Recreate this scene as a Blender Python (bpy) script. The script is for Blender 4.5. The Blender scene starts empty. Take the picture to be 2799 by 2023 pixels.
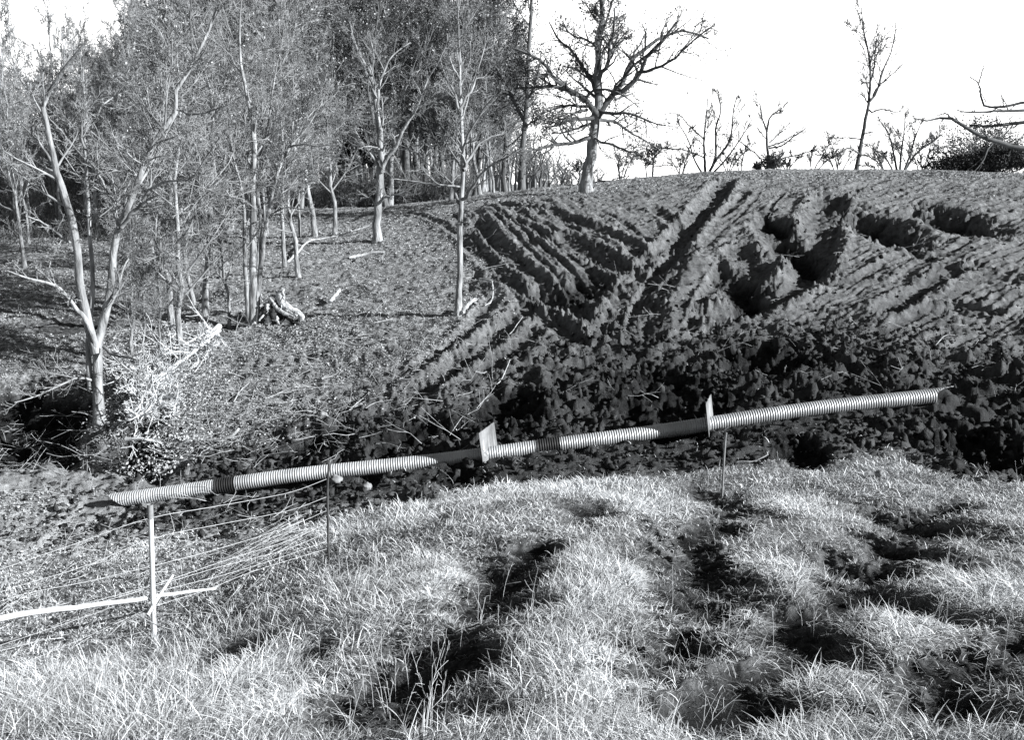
import bpy, math, random
import numpy as np
C = bpy.context.scene
COL = C.collection
RNG = np.random.default_rng(7)
random.seed(7)
# ------------------------------------------------------------------ camera, sky, sun, exposure
CZ = 6.0                                   # eye height above the datum
F, CX, CY = 2530.0, 1399.5, 1011.5         # focal length and centre in photograph pixels (2799 wide)
PITCH = math.atan((CY - 494.0) / F)
cam = bpy.data.cameras.new("camera"); cam.sensor_width = 36.0; cam.lens = 36.0 * F / 2799.0
cam.clip_start = 0.1; cam.clip_end = 3000
co = bpy.data.objects.new("camera", cam); COL.objects.link(co)
co.location = (0, 0, CZ); co.rotation_euler = (math.pi / 2 - PITCH, 0, 0)
C.camera = co
SUN_EL = math.radians(23.5)
SUN_XY = np.array([0.955, -0.297])
to_sun = np.array([SUN_XY[0] * math.cos(SUN_EL), SUN_XY[1] * math.cos(SUN_EL), math.sin(SUN_EL)])
w = bpy.data.worlds.new("World"); C.world = w; w.use_nodes = True
nt = w.node_tree; bg = nt.nodes["Background"]
sky = nt.nodes.new("ShaderNodeTexSky"); sky.sky_type = 'NISHITA'; sky.sun_disc = False
sky.sun_elevation = SUN_EL; sky.sun_rotation = math.atan2(SUN_XY[0], SUN_XY[1])
sky.dust_density = 0.2; sky.air_density = 1.0
sep = nt.nodes.new("ShaderNodeSeparateColor")          # black-and-white film behind a red filter: only the red of the sky counts
nt.links.new(sky.outputs[0], sep.inputs[0])
# white added low in the sky before the camera only, keeping fill weak
SKY = 0.05
tcw = nt.nodes.new("ShaderNodeTexCoord"); sx = nt.nodes.new("ShaderNodeSeparateXYZ"); nt.links.new(tcw.outputs["Generated"], sx.inputs[0])
def maprange(src, a, b, c, d):
    m = nt.nodes.new("ShaderNodeMapRange"); m.interpolation_type = 'SMOOTHSTEP'
    for k, v in zip((1, 2, 3, 4), (a, b, c, d)): m.inputs[k].default_value = v
    nt.links.new(src, m.inputs[0]); return m.outputs[0]
def math_node(op, a, b):
    m = nt.nodes.new("ShaderNodeMath"); m.operation = op
    for k, v in ((0, a), (1, b)):
        if isinstance(v, float): m.inputs[k].default_value = v
        else: nt.links.new(v, m.inputs[k])
    return m.outputs[0]
band = math_node('MULTIPLY', maprange(sx.outputs[2], .30, .18, 0, 1), maprange(sx.outputs[1], .25, .7, 0, 1))
nt.links.new(math_node('ADD', sep.outputs[0], math_node('MULTIPLY', band, 1.15 / SKY)), bg.inputs[0])
bg.inputs[1].default_value = SKY
sl = bpy.data.lights.new("sun", 'SUN'); sl.energy = 5.0; sl.angle = math.radians(0.5); sl.color = (1, 1, 1)
so = bpy.data.objects.new("sun", sl); COL.objects.link(so)
from mathutils import Vector
so.rotation_euler = Vector(to_sun).to_track_quat('Z', 'Y').to_euler()
C.view_settings.view_transform = 'Standard'; C.view_settings.look = 'None'
C.view_settings.exposure = 0.9; C.view_settings.gamma = 1.0
C.cycles.max_bounces = 4; C.cycles.diffuse_bounces = 2; C.cycles.transparent_max_bounces = 8

# ------------------------------------------------------------------ picture point -> world point
cp, sp = math.cos(PITCH), math.sin(PITCH)
def ray(px, py):
    u = (np.asarray(px, float) - CX) / F; v = -(np.asarray(py, float) - CY) / F
    return u, cp + v * sp, -sp + v * cp
def at(px, py, Y):
    a, b, c = ray(px, py); t = np.asarray(Y, float) / b
    return np.stack([a * t, b * t, CZ + c * t], -1)
K = 1.23413                                 # sketch pixels (2268 wide) to photograph pixels

PA, PB = at(304, 1370, 16.6), at(2612, 1074, 16.6)      # the two ends of the pipe

# ------------------------------------------------------------------ noise
_rg = np.random.default_rng(3)
_perm = np.concatenate([_rg.permutation(256)] * 2).astype(np.int64)
_ang = _rg.random(256) * 2 * math.pi
_gx, _gy = np.cos(_ang), np.sin(_ang)
def perlin(x, y):
    xi = np.floor(x).astype(np.int64); yi = np.floor(y).astype(np.int64)
    xf = x - xi; yf = y - yi
    u = xf * xf * xf * (xf * (xf * 6 - 15) + 10); v = yf * yf * yf * (yf * (yf * 6 - 15) + 10)
    def g(ix, iy, dx, dy):
        h = _perm[_perm[ix & 255] + (iy & 255)]
        return _gx[h] * dx + _gy[h] * dy
    a = g(xi, yi, xf, yf); b = g(xi + 1, yi, xf - 1, yf)
    c = g(xi, yi + 1, xf, yf - 1); d = g(xi + 1, yi + 1, xf - 1, yf - 1)
    return 1.5 * ((a + u * (b - a)) + v * ((c + u * (d - c)) - (a + u * (b - a))))
def fbm(x, y, f, o=4, seed=0.0, gain=0.5):
    s = 0.0; a = 1.0; t = 0.0
    for k in range(o):
        s = s + a * perlin(x * f + seed + 17.3 * k, y * f - seed + 5.1 * k); t += a; a *= gain; f *= 2.03
    return s / t
def billow(x, y, f, o=2, seed=0.0):
    s = 0.0; a = 1.0; t = 0.0
    for k in range(o):
        s = s + a * np.abs(perlin(x * f + seed + 9.7 * k, y * f + seed * .7 - 3.3 * k)); t += a; a *= .5; f *= 2.1
    return 1.0 - 2.0 * s / t
def cells(x, y, f, seed=0):
    """tumbled lumps: every cell has its own height and tilt, with creases between"""
    x = x * f; y = y * f; xi = np.floor(x).astype(np.int64); yi = np.floor(y).astype(np.int64)
    best = np.full(x.shape, 9.0); sec = np.full(x.shape, 9.0); h = np.zeros(x.shape)
    for dx in (-1, 0, 1):
        for dy in (-1, 0, 1):
            a = xi + dx; b = yi + dy
            k = _perm[_perm[(a + seed) & 255] + (b & 255)]; k2 = _perm[(k + 37) & 255]; k3 = _perm[(k2 + 91) & 255]
            ex = x - a - (k + .5) / 256; ey = y - b - (k2 + .5) / 256
            d = np.hypot(ex, ey); hh = k3 / 255 + .9 * (ex * (k / 128 - 1) + ey * (k2 / 128 - 1))
            m = d < best; sec = np.where(m, best, np.minimum(sec, d)); h = np.where(m, hh, h); best = np.where(m, d, best)
    return h * np.clip((sec - best) * 3.0, 0, 1) ** .6
def sig(x): return 1 / (1 + np.exp(-np.clip(x, -30, 30)))

# ------------------------------------------------------------------ the lie of the land
ctrl_px = [  # sketch px, py, distance
 (1134,1639,3.0),(1134,1400,4.6),(1134,1250,6.6),(1134,1100,11),(1134,1010,16.3),(1134,900,18.8),(1134,750,23),(1134,600,29),(1134,470,37),(1134,432,43),
 (75,1600,4.3),(330,1410,8.6),(330,1250,11.7),(260,1130,16.5),(40,1130,16.4),(725,1250,10),(725,1125,14.3),(725,1075,16.6),(500,1100,16.6),
 (560,1639,3.5),(560,1450,6.0),(850,1500,4.4),
 (1600,1100,13.2),(1600,1250,7.4),(1600,1400,5),(1600,1639,3.2),(2268,1250,7),(2268,1400,4.9),(2268,1639,3.1),(2268,1065,12.5),
 (1900,1040,13.6),(1575,945,16.6),(2060,892,16.6),(2150,1000,15.0),(1350,975,16.6),(1850,915,16.6),
 (1600,850,19.5),(1600,750,22.5),(1600,600,27.5),(1600,500,32.5),(1600,420,39),(1600,384,43),
 (2150,840,18.5),(2150,750,20.8),(2150,600,25),(2150,500,30),(2150,420,37),(2150,380,42),(1850,382,42.5),
 (1300,427,42),(1450,395,45),
 (215,935,19.5),(75,1000,18.2),(60,1060,17.2),(400,1000,18.6),(640,950,19.4),(400,860,22),(600,700,26.5),(400,700,27),(75,700,27),(75,850,22.5),(75,560,36),(500,560,36),
 (835,535,36),(1018,700,24.8),(860,850,20.8),(860,600,31),(1000,560,33),(900,470,43),(600,470,50),(300,470,52),(60,470,52),(900,452,55),(1130,425,56)]
P = np.array([at(a * K, b * K, y) for a, b, y in ctrl_px])
ring = np.array([(-60,110,4.6),(0,110,5.3),(60,110,2),(20,64,4.6),(36,60,4.4),(12,75,4.8),(-80,40,3.4),(-60,0,1.2),(60,30,5.5),(60,5,2.2),(0,-20,5),(-30,-15,4),(30,-15,4),
 (0,0,4.35),(2,-3,4.4),(-40,18,1.6),(36,15,2.2),(0,200,4),(-150,150,4),(150,150,1),(-150,0,2),(150,0,2),(0,-150,3),(-100,-100,3),(100,-100,3)])
P = np.vstack([P, ring])
def _k(r2): return 0.5 * r2 * np.log(r2 + 1e-9)
_n = len(P)
_A = np.zeros((_n + 3, _n + 3)); _D = ((P[:, None, :2] - P[None, :, :2]) ** 2).sum(-1)
_A[:_n, :_n] = _k(_D) + np.eye(_n) * 0.25; _A[:_n, _n] = 1; _A[:_n, _n + 1:] = P[:, :2]; _A[_n:, :_n] = _A[:_n, _n:].T
_W = np.linalg.solve(_A, np.concatenate([P[:, 2], [0, 0, 0]]))
def base_z(x, y):
    x = np.asarray(x, float); y = np.asarray(y, float); sh = x.shape; x = x.ravel(); y = y.ravel()
    out = np.empty_like(x)
    for i in range(0, len(x), 60000):
        a, b = x[i:i + 60000], y[i:i + 60000]
        r2 = (a[:, None] - P[None, :, 0]) ** 2 + (b[:, None] - P[None, :, 1]) ** 2
        z = _k(r2) @ _W[:_n] + _W[_n] + a * _W[_n + 1] + b * _W[_n + 2]
        r = np.hypot(a, b); t = sig((r - 120) / 12)
        out[i:i + 60000] = z * (1 - t) + 3.0 * t
    return out.reshape(sh)
_gs = .25; _gx0, _gy0 = -75.0, -8.0; _gnx, _gny = 601, 501
_GX, _GY = np.meshgrid(_gx0 + _gs * np.arange(_gnx), _gy0 + _gs * np.arange(_gny))
_GZ = base_z(_GX, _GY)
def base_q(x, y):
    """the same surface, read from a table"""
    u = np.clip((x - _gx0) / _gs, 0, _gnx - 1.001); v = np.clip((y - _gy0) / _gs, 0, _gny - 1.001)
    i = u.astype(np.int64); j = v.astype(np.int64); u = u - i; v = v - j
    return (_GZ[j, i] * (1 - u) + _GZ[j, i + 1] * u) * (1 - v) + (_GZ[j + 1, i] * (1 - u) + _GZ[j + 1, i + 1] * u) * v
_ys = 2.0 * (62 / 2.0) ** np.linspace(0, 1, 260)
def hit(px, py):
    """sketch pixels -> point (x, y) on the smooth ground"""
    if np.size(px) > 4000:
        return np.vstack([hit(px[i:i + 4000], py[i:i + 4000]) for i in range(0, len(px), 4000)])
    px = np.atleast_1d(np.asarray(px, float)) * K; py = np.atleast_1d(np.asarray(py, float)) * K
    a, b, c = ray(px, py); t = _ys[None, :] / b[:, None]
    X = a[:, None] * t; Z = CZ + c[:, None] * t
    g = Z - base_q(X, np.broadcast_to(_ys, X.shape))
    below = g < 0
    i = np.where(below.any(1), below.argmax(1), len(_ys) - 1); i = np.maximum(i, 1)
    r = np.arange(len(i)); g0, g1 = g[r, i - 1], g[r, i]
    f = np.clip(g0 / np.where(np.abs(g0 - g1) < 1e-9, 1, g0 - g1), 0, 1)
    y = _ys[i - 1] + f * (_ys[i] - _ys[i - 1])
    return np.stack([a * y / b, y], -1)
def poly(pts):
    p = np.array(pts, float); return hit(p[:, 0], p[:, 1])
def dist_line(x, y, pl, closed=False, param=False):
    d = np.full(x.shape, 1e9); s = np.zeros(x.shape); acc = 0.0
    q = list(pl) + ([pl[0]] if closed else [])
    for a, b in zip(q[:-1], q[1:]):
        ab = b - a; L2 = (ab ** 2).sum() + 1e-9
        t = np.clip(((x - a[0]) * ab[0] + (y - a[1]) * ab[1]) / L2, 0, 1)
        e = np.hypot(x - a[0] - t * ab[0], y - a[1] - t * ab[1])
        m = e < d; d = np.where(m, e, d)
        if param: s = np.where(m, acc + t * math.sqrt(L2), s)
        acc += math.sqrt(L2)
    return (d, s) if param else d
def inside(x, y, pl):
    c = np.zeros(x.shape, bool); n = len(pl)
    for i in range(n):
        x1, y1 = pl[i]; x2, y2 = pl[(i + 1) % n]
        if y1 == y2: continue
        c ^= ((y1 > y) != (y2 > y)) & (x < (x2 - x1) * (y - y1) / (y2 - y1) + x1)
    return c
def mask(x, y, pl, soft):
    d = dist_line(x, y, pl, True); return sig(np.where(inside(x, y, pl), d, -d) / soft)

GRASS = np.vstack([poly([(-200,1300),(75,1240),(350,1200),(560,1200),(730,1160),(830,1140),(960,1105),(1080,1080),(1200,1062),(1400,1056),(1560,1054),(1700,1040),(1850,1026),(1960,1012),(2040,1050),(2160,1068),(2400,1068)]),
                   [(14, 4), (10, -6), (-10, -6), (-12, 5)]])
PALE = poly([(-150,1110),(80,1098),(240,1105),(350,1140),(520,1165),(700,1150),(640,1230),(560,1300),(500,1400),(200,1440),(-200,1500)])
DIRT = np.vstack([poly([(60,1075),(330,1050),(520,1010),(560,985),(640,945),(760,905),(870,860),(960,790),(1030,730),(1090,670),(1085,620),(1040,540),(960,490),(1040,462),(1180,440),(1330,432),(1480,418),(1600,402),(1800,402),(2000,400),(2268,402),(2900,410)]),
                  [(24, 30), (24, 17)], poly([(2900,1080),(2160,1070),(2040,1055),(1960,1015),(1700,1045),(1400,1062),(1080,1090),(960,1112),(730,1175),(560,1200),(330,1210),(60,1240)])])
GULLY = poly([(560,1000),(700,950),(860,905),(960,905),(1090,860),(1180,800),(1300,755),(1440,770),(1600,745),(1750,740),(1950,760),(2100,800),(2300,800),(2900,800),(2900,1065),(2150,1060),(1960,1010),(1700,1040),(1400,1058),(1080,1085),(900,1120),(720,1130),(500,1130),(350,1140)])
CHURN = poly([(560,690),(600,640),(720,590),(900,570),(1010,560),(1040,600),(1000,650),(880,640),(760,650),(640,690)])
TREEFOOT = hit(220, 936)[0]
HOLE = poly([(-40,850),(70,835),(180,850),(205,900),(240,930),(320,900),(345,960),(330,1010),(200,1030),(90,1005),(-40,995)])  # dug hollow; shade is also put into its soil colour
SHADE = poly([(2010,1010),(2040,960),(2120,930),(2300,920),(2350,1060),(2160,1060),(2060,1048)])  # shade painted into the soil at the gully's right end
# wheel and blade ruts on the graded bank: (points, half width m, depth m)
GROOVE = [
 ([(1605,405),(1575,445),(1545,480),(1500,535),(1450,590),(1410,635),(1375,690),(1345,745)],.42,.55),
 ([(1510,555),(1465,620),(1435,680),(1428,760)],.40,.42),
 ([(1100,452),(1160,460),(1215,462),(1245,480),(1330,512),(1395,540),(1425,585)],.26,.34),
 ([(1250,530),(1290,552),(1340,580),(1410,612)],.42,.42),
 ([(1060,490),(1110,550),(1160,600),(1215,640),(1275,690),(1340,745)],.30,.34),
 ([(1030,520),(1090,590),(1140,640),(1200,700),(1270,750)],.30,.30),
 ([(1120,480),(1200,520),(1280,585),(1370,650)],.16,.16),
 ([(1150,470),(1260,530),(1340,600),(1400,640)],.14,.13),
 ([(1450,465),(1480,485),(1500,505)],.26,.30),
 ([(1180,640),(1230,665),(1310,700)],.5,.45),
 ([(1650,430),(1620,465),(1590,480)],.18,.2),
 ([(1700,500),(1730,540),(1740,570)],.5,.40),
 ([(1835,445),(1815,490),(1810,550),(1780,620),(1690,670),(1610,700)],.55,.60),
 ([(1870,430),(1840,460)],.2,.25),
 ([(2110,600),(2060,630),(2000,670),(1960,695)],.30,.45),
 ([(2070,690),(2120,682),(2200,695)],.22,.35),
 ([(1980,520),(2030,560),(2060,580)],.22,.25),
 ([(1960,590),(1890,625),(1820,640)],.16,.2),
 ([(2240,420),(2120,440),(2000,470),(1880,500)],.14,.12),
 ([(2268,455),(2120,480),(2020,510)],.12,.12),
 ([(2200,600),(2060,690),(1950,740)],.14,.14),
 ([(1480,610),(1460,680),(1450,750)],.12,-.16),
 ([(1540,590),(1510,660),(1480,730)],.30,-.24),
 ([(1600,590),(1560,660),(1530,730)],.16,.25),
 ([(1160,690),(1080,760),(990,830),(920,870)],.34,.35),
 ([(1090,670),(1030,740),(940,800)],.22,.30),
 ([(1200,720),(1110,800),(1040,850)],.26,.25),
 ([(1240,680),(1170,640),(1090,620),(1050,610)],.35,.35),
 ([(900,470),(1000,510),(1040,545)],.16,.14),
 ([(1640,560),(1690,600),(1660,650)],.45,.4),
 ([(1080,470),(1150,530),(1230,610),(1320,700)],.10,.16),([(1100,468),(1180,530),(1265,600),(1345,690)],.09,.13),([(1175,500),(1245,545),(1330,610),(1385,655)],.10,.15),
 ([(1215,470),(1290,520),(1370,575),(1420,610)],.09,.13),([(1045,505),(1100,580),(1170,650),(1250,720)],.10,.15),([(1330,470),(1390,500),(1440,540)],.10,.12),([(1000,470),(1060,540),(1120,620),(1180,680)],.09,.12),
 ([(1565,450),(1525,500),(1470,565),(1415,650),(1390,720)],.09,.16),([(1625,410),(1570,470),(1520,540)],.09,.14),([(1680,430),(1640,480),(1570,540)],.09,.12),
 ([(2230,560),(2100,620),(1980,690),(1850,740)],.09,.14),([(2230,640),(2100,690),(2000,740)],.10,.16),([(2150,560),(2030,620),(1900,680),(1780,720)],.09,.14),([(2268,520),(2150,540),(2060,590)],.09,.12),([(1900,420),(1860,480),(1845,540)],.09,.14),
 ([(2050,415),(1960,450),(1890,470)],.08,.10),([(1740,420),(1715,450),(1690,500)],.10,.16),([(1020,740),(940,800),(860,850)],.10,.14),([(1110,720),(1040,790),(960,860)],.09,.14),
]
GROOVE = [(poly(p), a, b) for p, a, b in GROOVE]
# cleat prints of a crawler tractor
TREAD = [([(560,625),(680,585),(800,572),(1000,548)],.28),([(600,655),(760,610),(1000,590)],.28),([(520,815),(640,800),(760,775),(840,735)],.30),([(560,850),(700,820),(820,790),(900,760)],.26),([(620,880),(760,870),(900,815)],.26),([(870,640),(960,655),(1060,640)],.25)]
TREAD = [(poly(p), a) for p, a in TREAD]
STREAK_L = poly([(1130, 520), (1300, 700)]); STREAK_R = poly([(2100, 600), (1900, 720)])
# hollows: (px, py, rx, ry, depth)
PITS = [(1955,505,62,40,.75),(2120,490,62,32,.7),(1770,560,45,40,.5),(1720,500,25,25,.3),(1640,640,45,50,.5),(1290,640,60,30,.3),(2155,1005,75,48,.55),(1780,1000,60,34,.35),(1480,890,120,60,.35),(1120,905,90,40,.35),(1700,800,90,30,.3),
        (930,960,90,30,.3),(700,985,80,24,.3),(1010,1045,60,14,.25),(1480,965,90,14,.3),(300,920,22,30,.5),(330,965,30,18,.4),(520,708,40,16,.3),(640,708,24,12,.25),(400,655,60,22,.45),(150,715,110,20,.25),(350,1040,40,14,.2)]
# old wheel ruts in the dry grass
RUTS = [(1290,1132,40,16,.10),(1100,1295,66,48,.20),(1060,1335,50,20,.18),(1155,1240,40,22,.12),(940,1490,100,60,.20),(880,1525,60,20,.12),(1010,1450,46,30,.14),(1180,1205,30,14,.08),
        (1545,1250,72,40,.24),(1535,1300,50,34,.2),(1490,1385,60,34,.18),(1600,1115,28,24,.10),(1585,1170,34,16,.10),(2035,1150,56,30,.22),(1995,1205,36,24,.2),(1925,1250,80,20,.22),(1990,1320,44,34,.2),(1880,1310,50,14,.18),
        (1785,1400,50,32,.2),(1660,1500,40,18,.12),(1610,1545,70,20,.14),(2080,1530,60,22,.16),(2160,1460,36,22,.14),(1450,1530,30,12,.1),(535,1460,20,11,.08),(2240,1560,50,24,.16),(700,1450,16,10,.06)]
def ell(lst):
    out = []
    for px, py, rx, ry, dp in lst:
        c, u, d, r = hit([px, px, px, px + rx], [py, py - ry, py + ry, py])
        out.append((c[0], (u[1] + d[1]) / 2, max(.12, r[0] - c[0]), max(.12, abs(u[1] - d[1]) / 2), dp))
    return out
PITS, RUTS = ell(PITS), ell([(a, b, c * 1.4, d * 1.5, e * 1.0) for a, b, c, d, e in RUTS])
RUTLINE = [(poly(p), a) for p, a in [([(840,1560),(930,1490),(1010,1420),(1080,1330),(1130,1260),(1190,1200)], .26), ([(1440,1450),(1490,1385),(1530,1310),(1560,1240),(1590,1160),(1605,1105)], .24),
  ([(1820,1345),(1890,1300),(1950,1250),(1995,1205),(2040,1150),(2090,1115)], .26), ([(1560,1560),(1640,1500),(1740,1440),(1810,1390)], .16), ([(1980,1560),(2080,1510),(2180,1450),(2268,1410)], .16)]]
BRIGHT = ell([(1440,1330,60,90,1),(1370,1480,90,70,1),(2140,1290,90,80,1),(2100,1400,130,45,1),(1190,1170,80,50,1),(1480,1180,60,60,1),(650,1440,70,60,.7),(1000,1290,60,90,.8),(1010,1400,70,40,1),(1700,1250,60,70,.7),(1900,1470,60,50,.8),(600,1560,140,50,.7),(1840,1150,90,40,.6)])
def near(x, y, pl, pad):
    return np.where((x > pl[:, 0].min() - pad) & (x < pl[:, 0].max() + pad) & (y > pl[:, 1].min() - pad) & (y < pl[:, 1].max() + pad))[0]
def hollow(x, y, lst, soft=.10):
    h = np.zeros_like(x); m = np.zeros_like(x)
    wob = fbm(x, y, 2.2, 4, 4.4, .7) * (.55 if soft < .3 else .95)
    for cx_, cy_, rx, ry, dp in lst:
        i = np.where((np.abs(x - cx_) < 2 * rx) & (np.abs(y - cy_) < 2 * ry))[0]
        if not len(i): continue
        q = np.sqrt(((x[i] - cx_) / rx) ** 2 + ((y[i] - cy_) / ry) ** 2) + wob[i]
        s = sig((0.95 - q) / soft)
        h[i] = np.minimum(h[i], -dp * s); m[i] = np.maximum(m[i], s)
    return h, m
def land(x, y, full=False):
    """ground height with every rut, pit and clod; also how much of each cover"""
    x = np.asarray(x, float).ravel(); y = np.asarray(y, float).ravel()
    z = base_q(x, y) if len(x) < 900000 else base_z(x, y)
    r = np.hypot(x, y)
    n1 = fbm(x, y, .9, 3, 1.0)
    g = mask(x + n1 * .5, y + fbm(x, y, .8, 3, 8.) * .7, GRASS, .12)
    d = mask(x + n1 * .8, y + fbm(x, y, .6, 3, 3.) * 1.2, DIRT, .25) * (1 - g)
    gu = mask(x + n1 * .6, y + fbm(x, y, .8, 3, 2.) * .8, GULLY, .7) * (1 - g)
    ch = mask(x, y + n1 * .8, CHURN, .5) * .6
    pale = mask(x + n1 * .8, y + n1, PALE, .4)
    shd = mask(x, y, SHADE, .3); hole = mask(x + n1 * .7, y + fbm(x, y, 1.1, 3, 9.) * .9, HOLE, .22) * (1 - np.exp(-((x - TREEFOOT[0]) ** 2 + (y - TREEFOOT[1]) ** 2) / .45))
    # open ground
    z = z + fbm(x, y, .45, 3, 6.) * .10 + g * (fbm(x, y, 1.3, 3, 11.) * .04)
    z = z + (1 - g) * (fbm(x, y, 3.2, 3, 12.) * .04 + (1 - d) * (billow(x, y, 2.0, 3, 18.) - .5) * .07)
    rough = np.clip(d + ch + gu, 0, 1)
    patch = sig(fbm(x, y, .5, 2, 31.) * 9)
    z = z + rough * (fbm(x, y, 1.1, 3, 21.) * .045 + (billow(x, y, 2.3, 2, 5.) - .4) * .03 * (.5 + patch))
    gi = np.where((gu + d) > .03)[0]; xg, yg = x[gi], y[gi]
    xw = xg + .12 * perlin(xg * 2.3, yg * 2.3); yw = yg + .12 * perlin(xg * 2.3 + 9, yg * 2.3 + 4)
    crumb = cells(xw, yw, 5.2, 3) * .085
    z[gi] += gu[gi] * ((cells(xw, yw, 1.5, 7) - .25) * .22 + (cells(xw, yw, 3.1, 11) - .25) * .15 + crumb + fbm(xg, yg, .9, 2, 15.) * .25) + (d[gi] * (1 - gu[gi])) * crumb * (.16 + .6 * sig(fbm(xg, yg, .7, 2, 29.) * 8 - 1.2))
    wob = fbm(x, y, 2.6, 3, 14.)
    wob2 = fbm(x, y, 7.5, 2, 44.)
    # scrapes of the blade: long fine ridges, down to the V from either side
    ta = math.atan2(*(STREAK_L[1] - STREAK_L[0])[::-1]); tb = math.atan2(*(STREAK_R[1] - STREAK_R[0])[::-1])
    side_ = sig((x - (2.2 + .13 * (y - 20))) / 1.0); st = 0.0
    for th, wt in ((ta, 1 - side_), (tb, side_)):
        a_ = x * math.cos(th) + y * math.sin(th); b_ = -x * math.sin(th) + y * math.cos(th) + .25 * n1
        st = st + wt * (.10 * fbm(a_ * .10, b_, .8, 2, 81.) + .065 * billow(a_ * .06, b_, 1.7, 2, 83.) + .05 * billow(a_ * .07, b_, 4.5, 1, 85.))
    z = z + d * (1 - gu) * st
    gd = np.zeros_like(x)
    for pl, wd, dp in GROOVE:
        i = near(x, y, pl, 3 * wd + .6)
        if not len(i): continue
        e = np.abs(dist_line(x[i], y[i], pl) + wob[i] * wd * .3 + wob2[i] * wd * .10)
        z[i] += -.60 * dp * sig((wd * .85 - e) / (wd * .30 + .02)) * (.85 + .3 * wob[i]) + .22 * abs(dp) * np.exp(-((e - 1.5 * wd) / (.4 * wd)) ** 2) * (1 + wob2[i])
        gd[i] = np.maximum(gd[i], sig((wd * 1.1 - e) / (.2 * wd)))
    trd = np.zeros_like(x)
    for pl, wd in TREAD:
        i = near(x, y, pl, wd + .3)
        if not len(i): continue
        e, s = dist_line(x[i], y[i], pl, param=True)
        bar = (np.sin(s * 2 * math.pi / .36 + wob[i] * .7) > .0) * np.clip(.7 + n1[i], 0, 1)
        z[i] -= sig((wd - e) / .04) * (.03 + .06 * bar); trd[i] = np.maximum(trd[i], sig((wd - e) / .06) * np.clip(.75 + n1[i], 0, 1))
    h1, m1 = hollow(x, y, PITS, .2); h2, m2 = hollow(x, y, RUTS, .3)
    rag = fbm(x, y, 1.5, 4, 71., .65)
    for pl, wd in RUTLINE:
        i = near(x, y, pl, wd + .5)
        if not len(i): continue
        s = sig((wd - dist_line(x[i], y[i], pl) + .55 * rag[i]) / .06) * sig((rag[i] + .28) * 12)
        h2[i] = np.minimum(h2[i], -.13 * s); m2[i] = np.maximum(m2[i], s)
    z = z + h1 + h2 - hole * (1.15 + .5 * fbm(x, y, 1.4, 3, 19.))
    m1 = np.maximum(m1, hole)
    # the bed the pipe lies on, and the ground just in front of it
    ax_, ay_ = PB[0] - PA[0], PB[1] - PA[1]; l_ = math.hypot(ax_, ay_)
    s_ = ((x - PA[0]) * ax_ + (y - PA[1]) * ay_) / l_; o_ = ((x - PA[0]) * ay_ - (y - PA[1]) * ax_) / l_
    i = np.where((s_ > -.6) & (s_ < l_ + .8) & (o_ > -.5) & (o_ < 2.6))[0]
    zc = PA[2] + (PB[2] - PA[2]) * s_[i] / l_
    lim = zc - .085 + .09 * wob[i] - .10 * np.clip(o_[i] - .2, 0, 3) + .8 * np.clip(o_[i] - 2.0, 0, 9) + 1.2 * np.clip(-o_[i] - .22, 0, 9)
    z[i] = np.where(z[i] > lim, lim + .12 * (z[i] - lim), z[i])
    if not full: return z
    return z, dict(grass=g * (1 - .0 * m2), dirt=np.clip(d + ch * .6 + trd * .9, 0, 1), gully=gu, pale=pale, rut=m2, pit=np.maximum(m1, gd * .5), wet_shade=np.clip(np.maximum(np.maximum(gu * .8, hole), shd) + m1 * .8 + gd * .35, 0, 1))  # moist gully earth; hole, SHADE, pits and grooves carry shade put into the colour
def gz(x, y): return float(land(np.array([x]), np.array([y]))[0])
def ground_at(px, py):
    q = hit(px, py)[0]; return np.array([q[0], q[1], gz(q[0], q[1])])

# ------------------------------------------------------------------ materials (a black-and-white print: all greys, very slightly cool)
def gcol(v): return (v * .965, v * 1.0, v * 1.03, 1)
def mat(name, lo, hi, scale=6.0, detail=6.0, rough=.95, bump=0.0, bscale=30.0, bdist=.02, stretch=None, metal=0.0, tone=False, spec=.1):
    m = bpy.data.materials.new(name); m.use_nodes = True; t = m.node_tree; b = t.nodes["Principled BSDF"]
    b.inputs["Roughness"].default_value = rough; b.inputs["Metallic"].default_value = metal
    b.inputs["Specular IOR Level"].default_value = spec
    tc = t.nodes.new("ShaderNodeTexCoord"); mp = t.nodes.new("ShaderNodeMapping")
    if stretch: mp.inputs["Scale"].default_value = stretch
    t.links.new(tc.outputs["Object"], mp.inputs[0])
    n = t.nodes.new("ShaderNodeTexNoise"); n.inputs["Scale"].default_value = scale; n.inputs["Detail"].default_value = detail
    t.links.new(mp.outputs[0], n.inputs["Vector"])
    r = t.nodes.new("ShaderNodeValToRGB"); r.color_ramp.elements[0].position = .33; r.color_ramp.elements[1].position = .67
    r.color_ramp.elements[0].color = gcol(lo); r.color_ramp.elements[1].color = gcol(hi)
    if tone:
        a = t.nodes.new("ShaderNodeAttribute"); a.attribute_name = "tone"
        t.links.new(a.outputs["Fac"], r.inputs[0]); r.color_ramp.elements[0].position = 0; r.color_ramp.elements[1].position = 1
    else: t.links.new(n.outputs[0], r.inputs[0])
    t.links.new(r.outputs[0], b.inputs["Base Color"])
    if bump:
        n2 = t.nodes.new("ShaderNodeTexNoise"); n2.inputs["Scale"].default_value = bscale; n2.inputs["Detail"].default_value = 5
        t.links.new(mp.outputs[0], n2.inputs["Vector"])
        bp = t.nodes.new("ShaderNodeBump"); bp.inputs["Strength"].default_value = bump; bp.inputs["Distance"].default_value = bdist
        t.links.new(n2.outputs[0], bp.inputs["Height"]); t.links.new(bp.outputs[0], b.inputs["Normal"])
    return m
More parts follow.
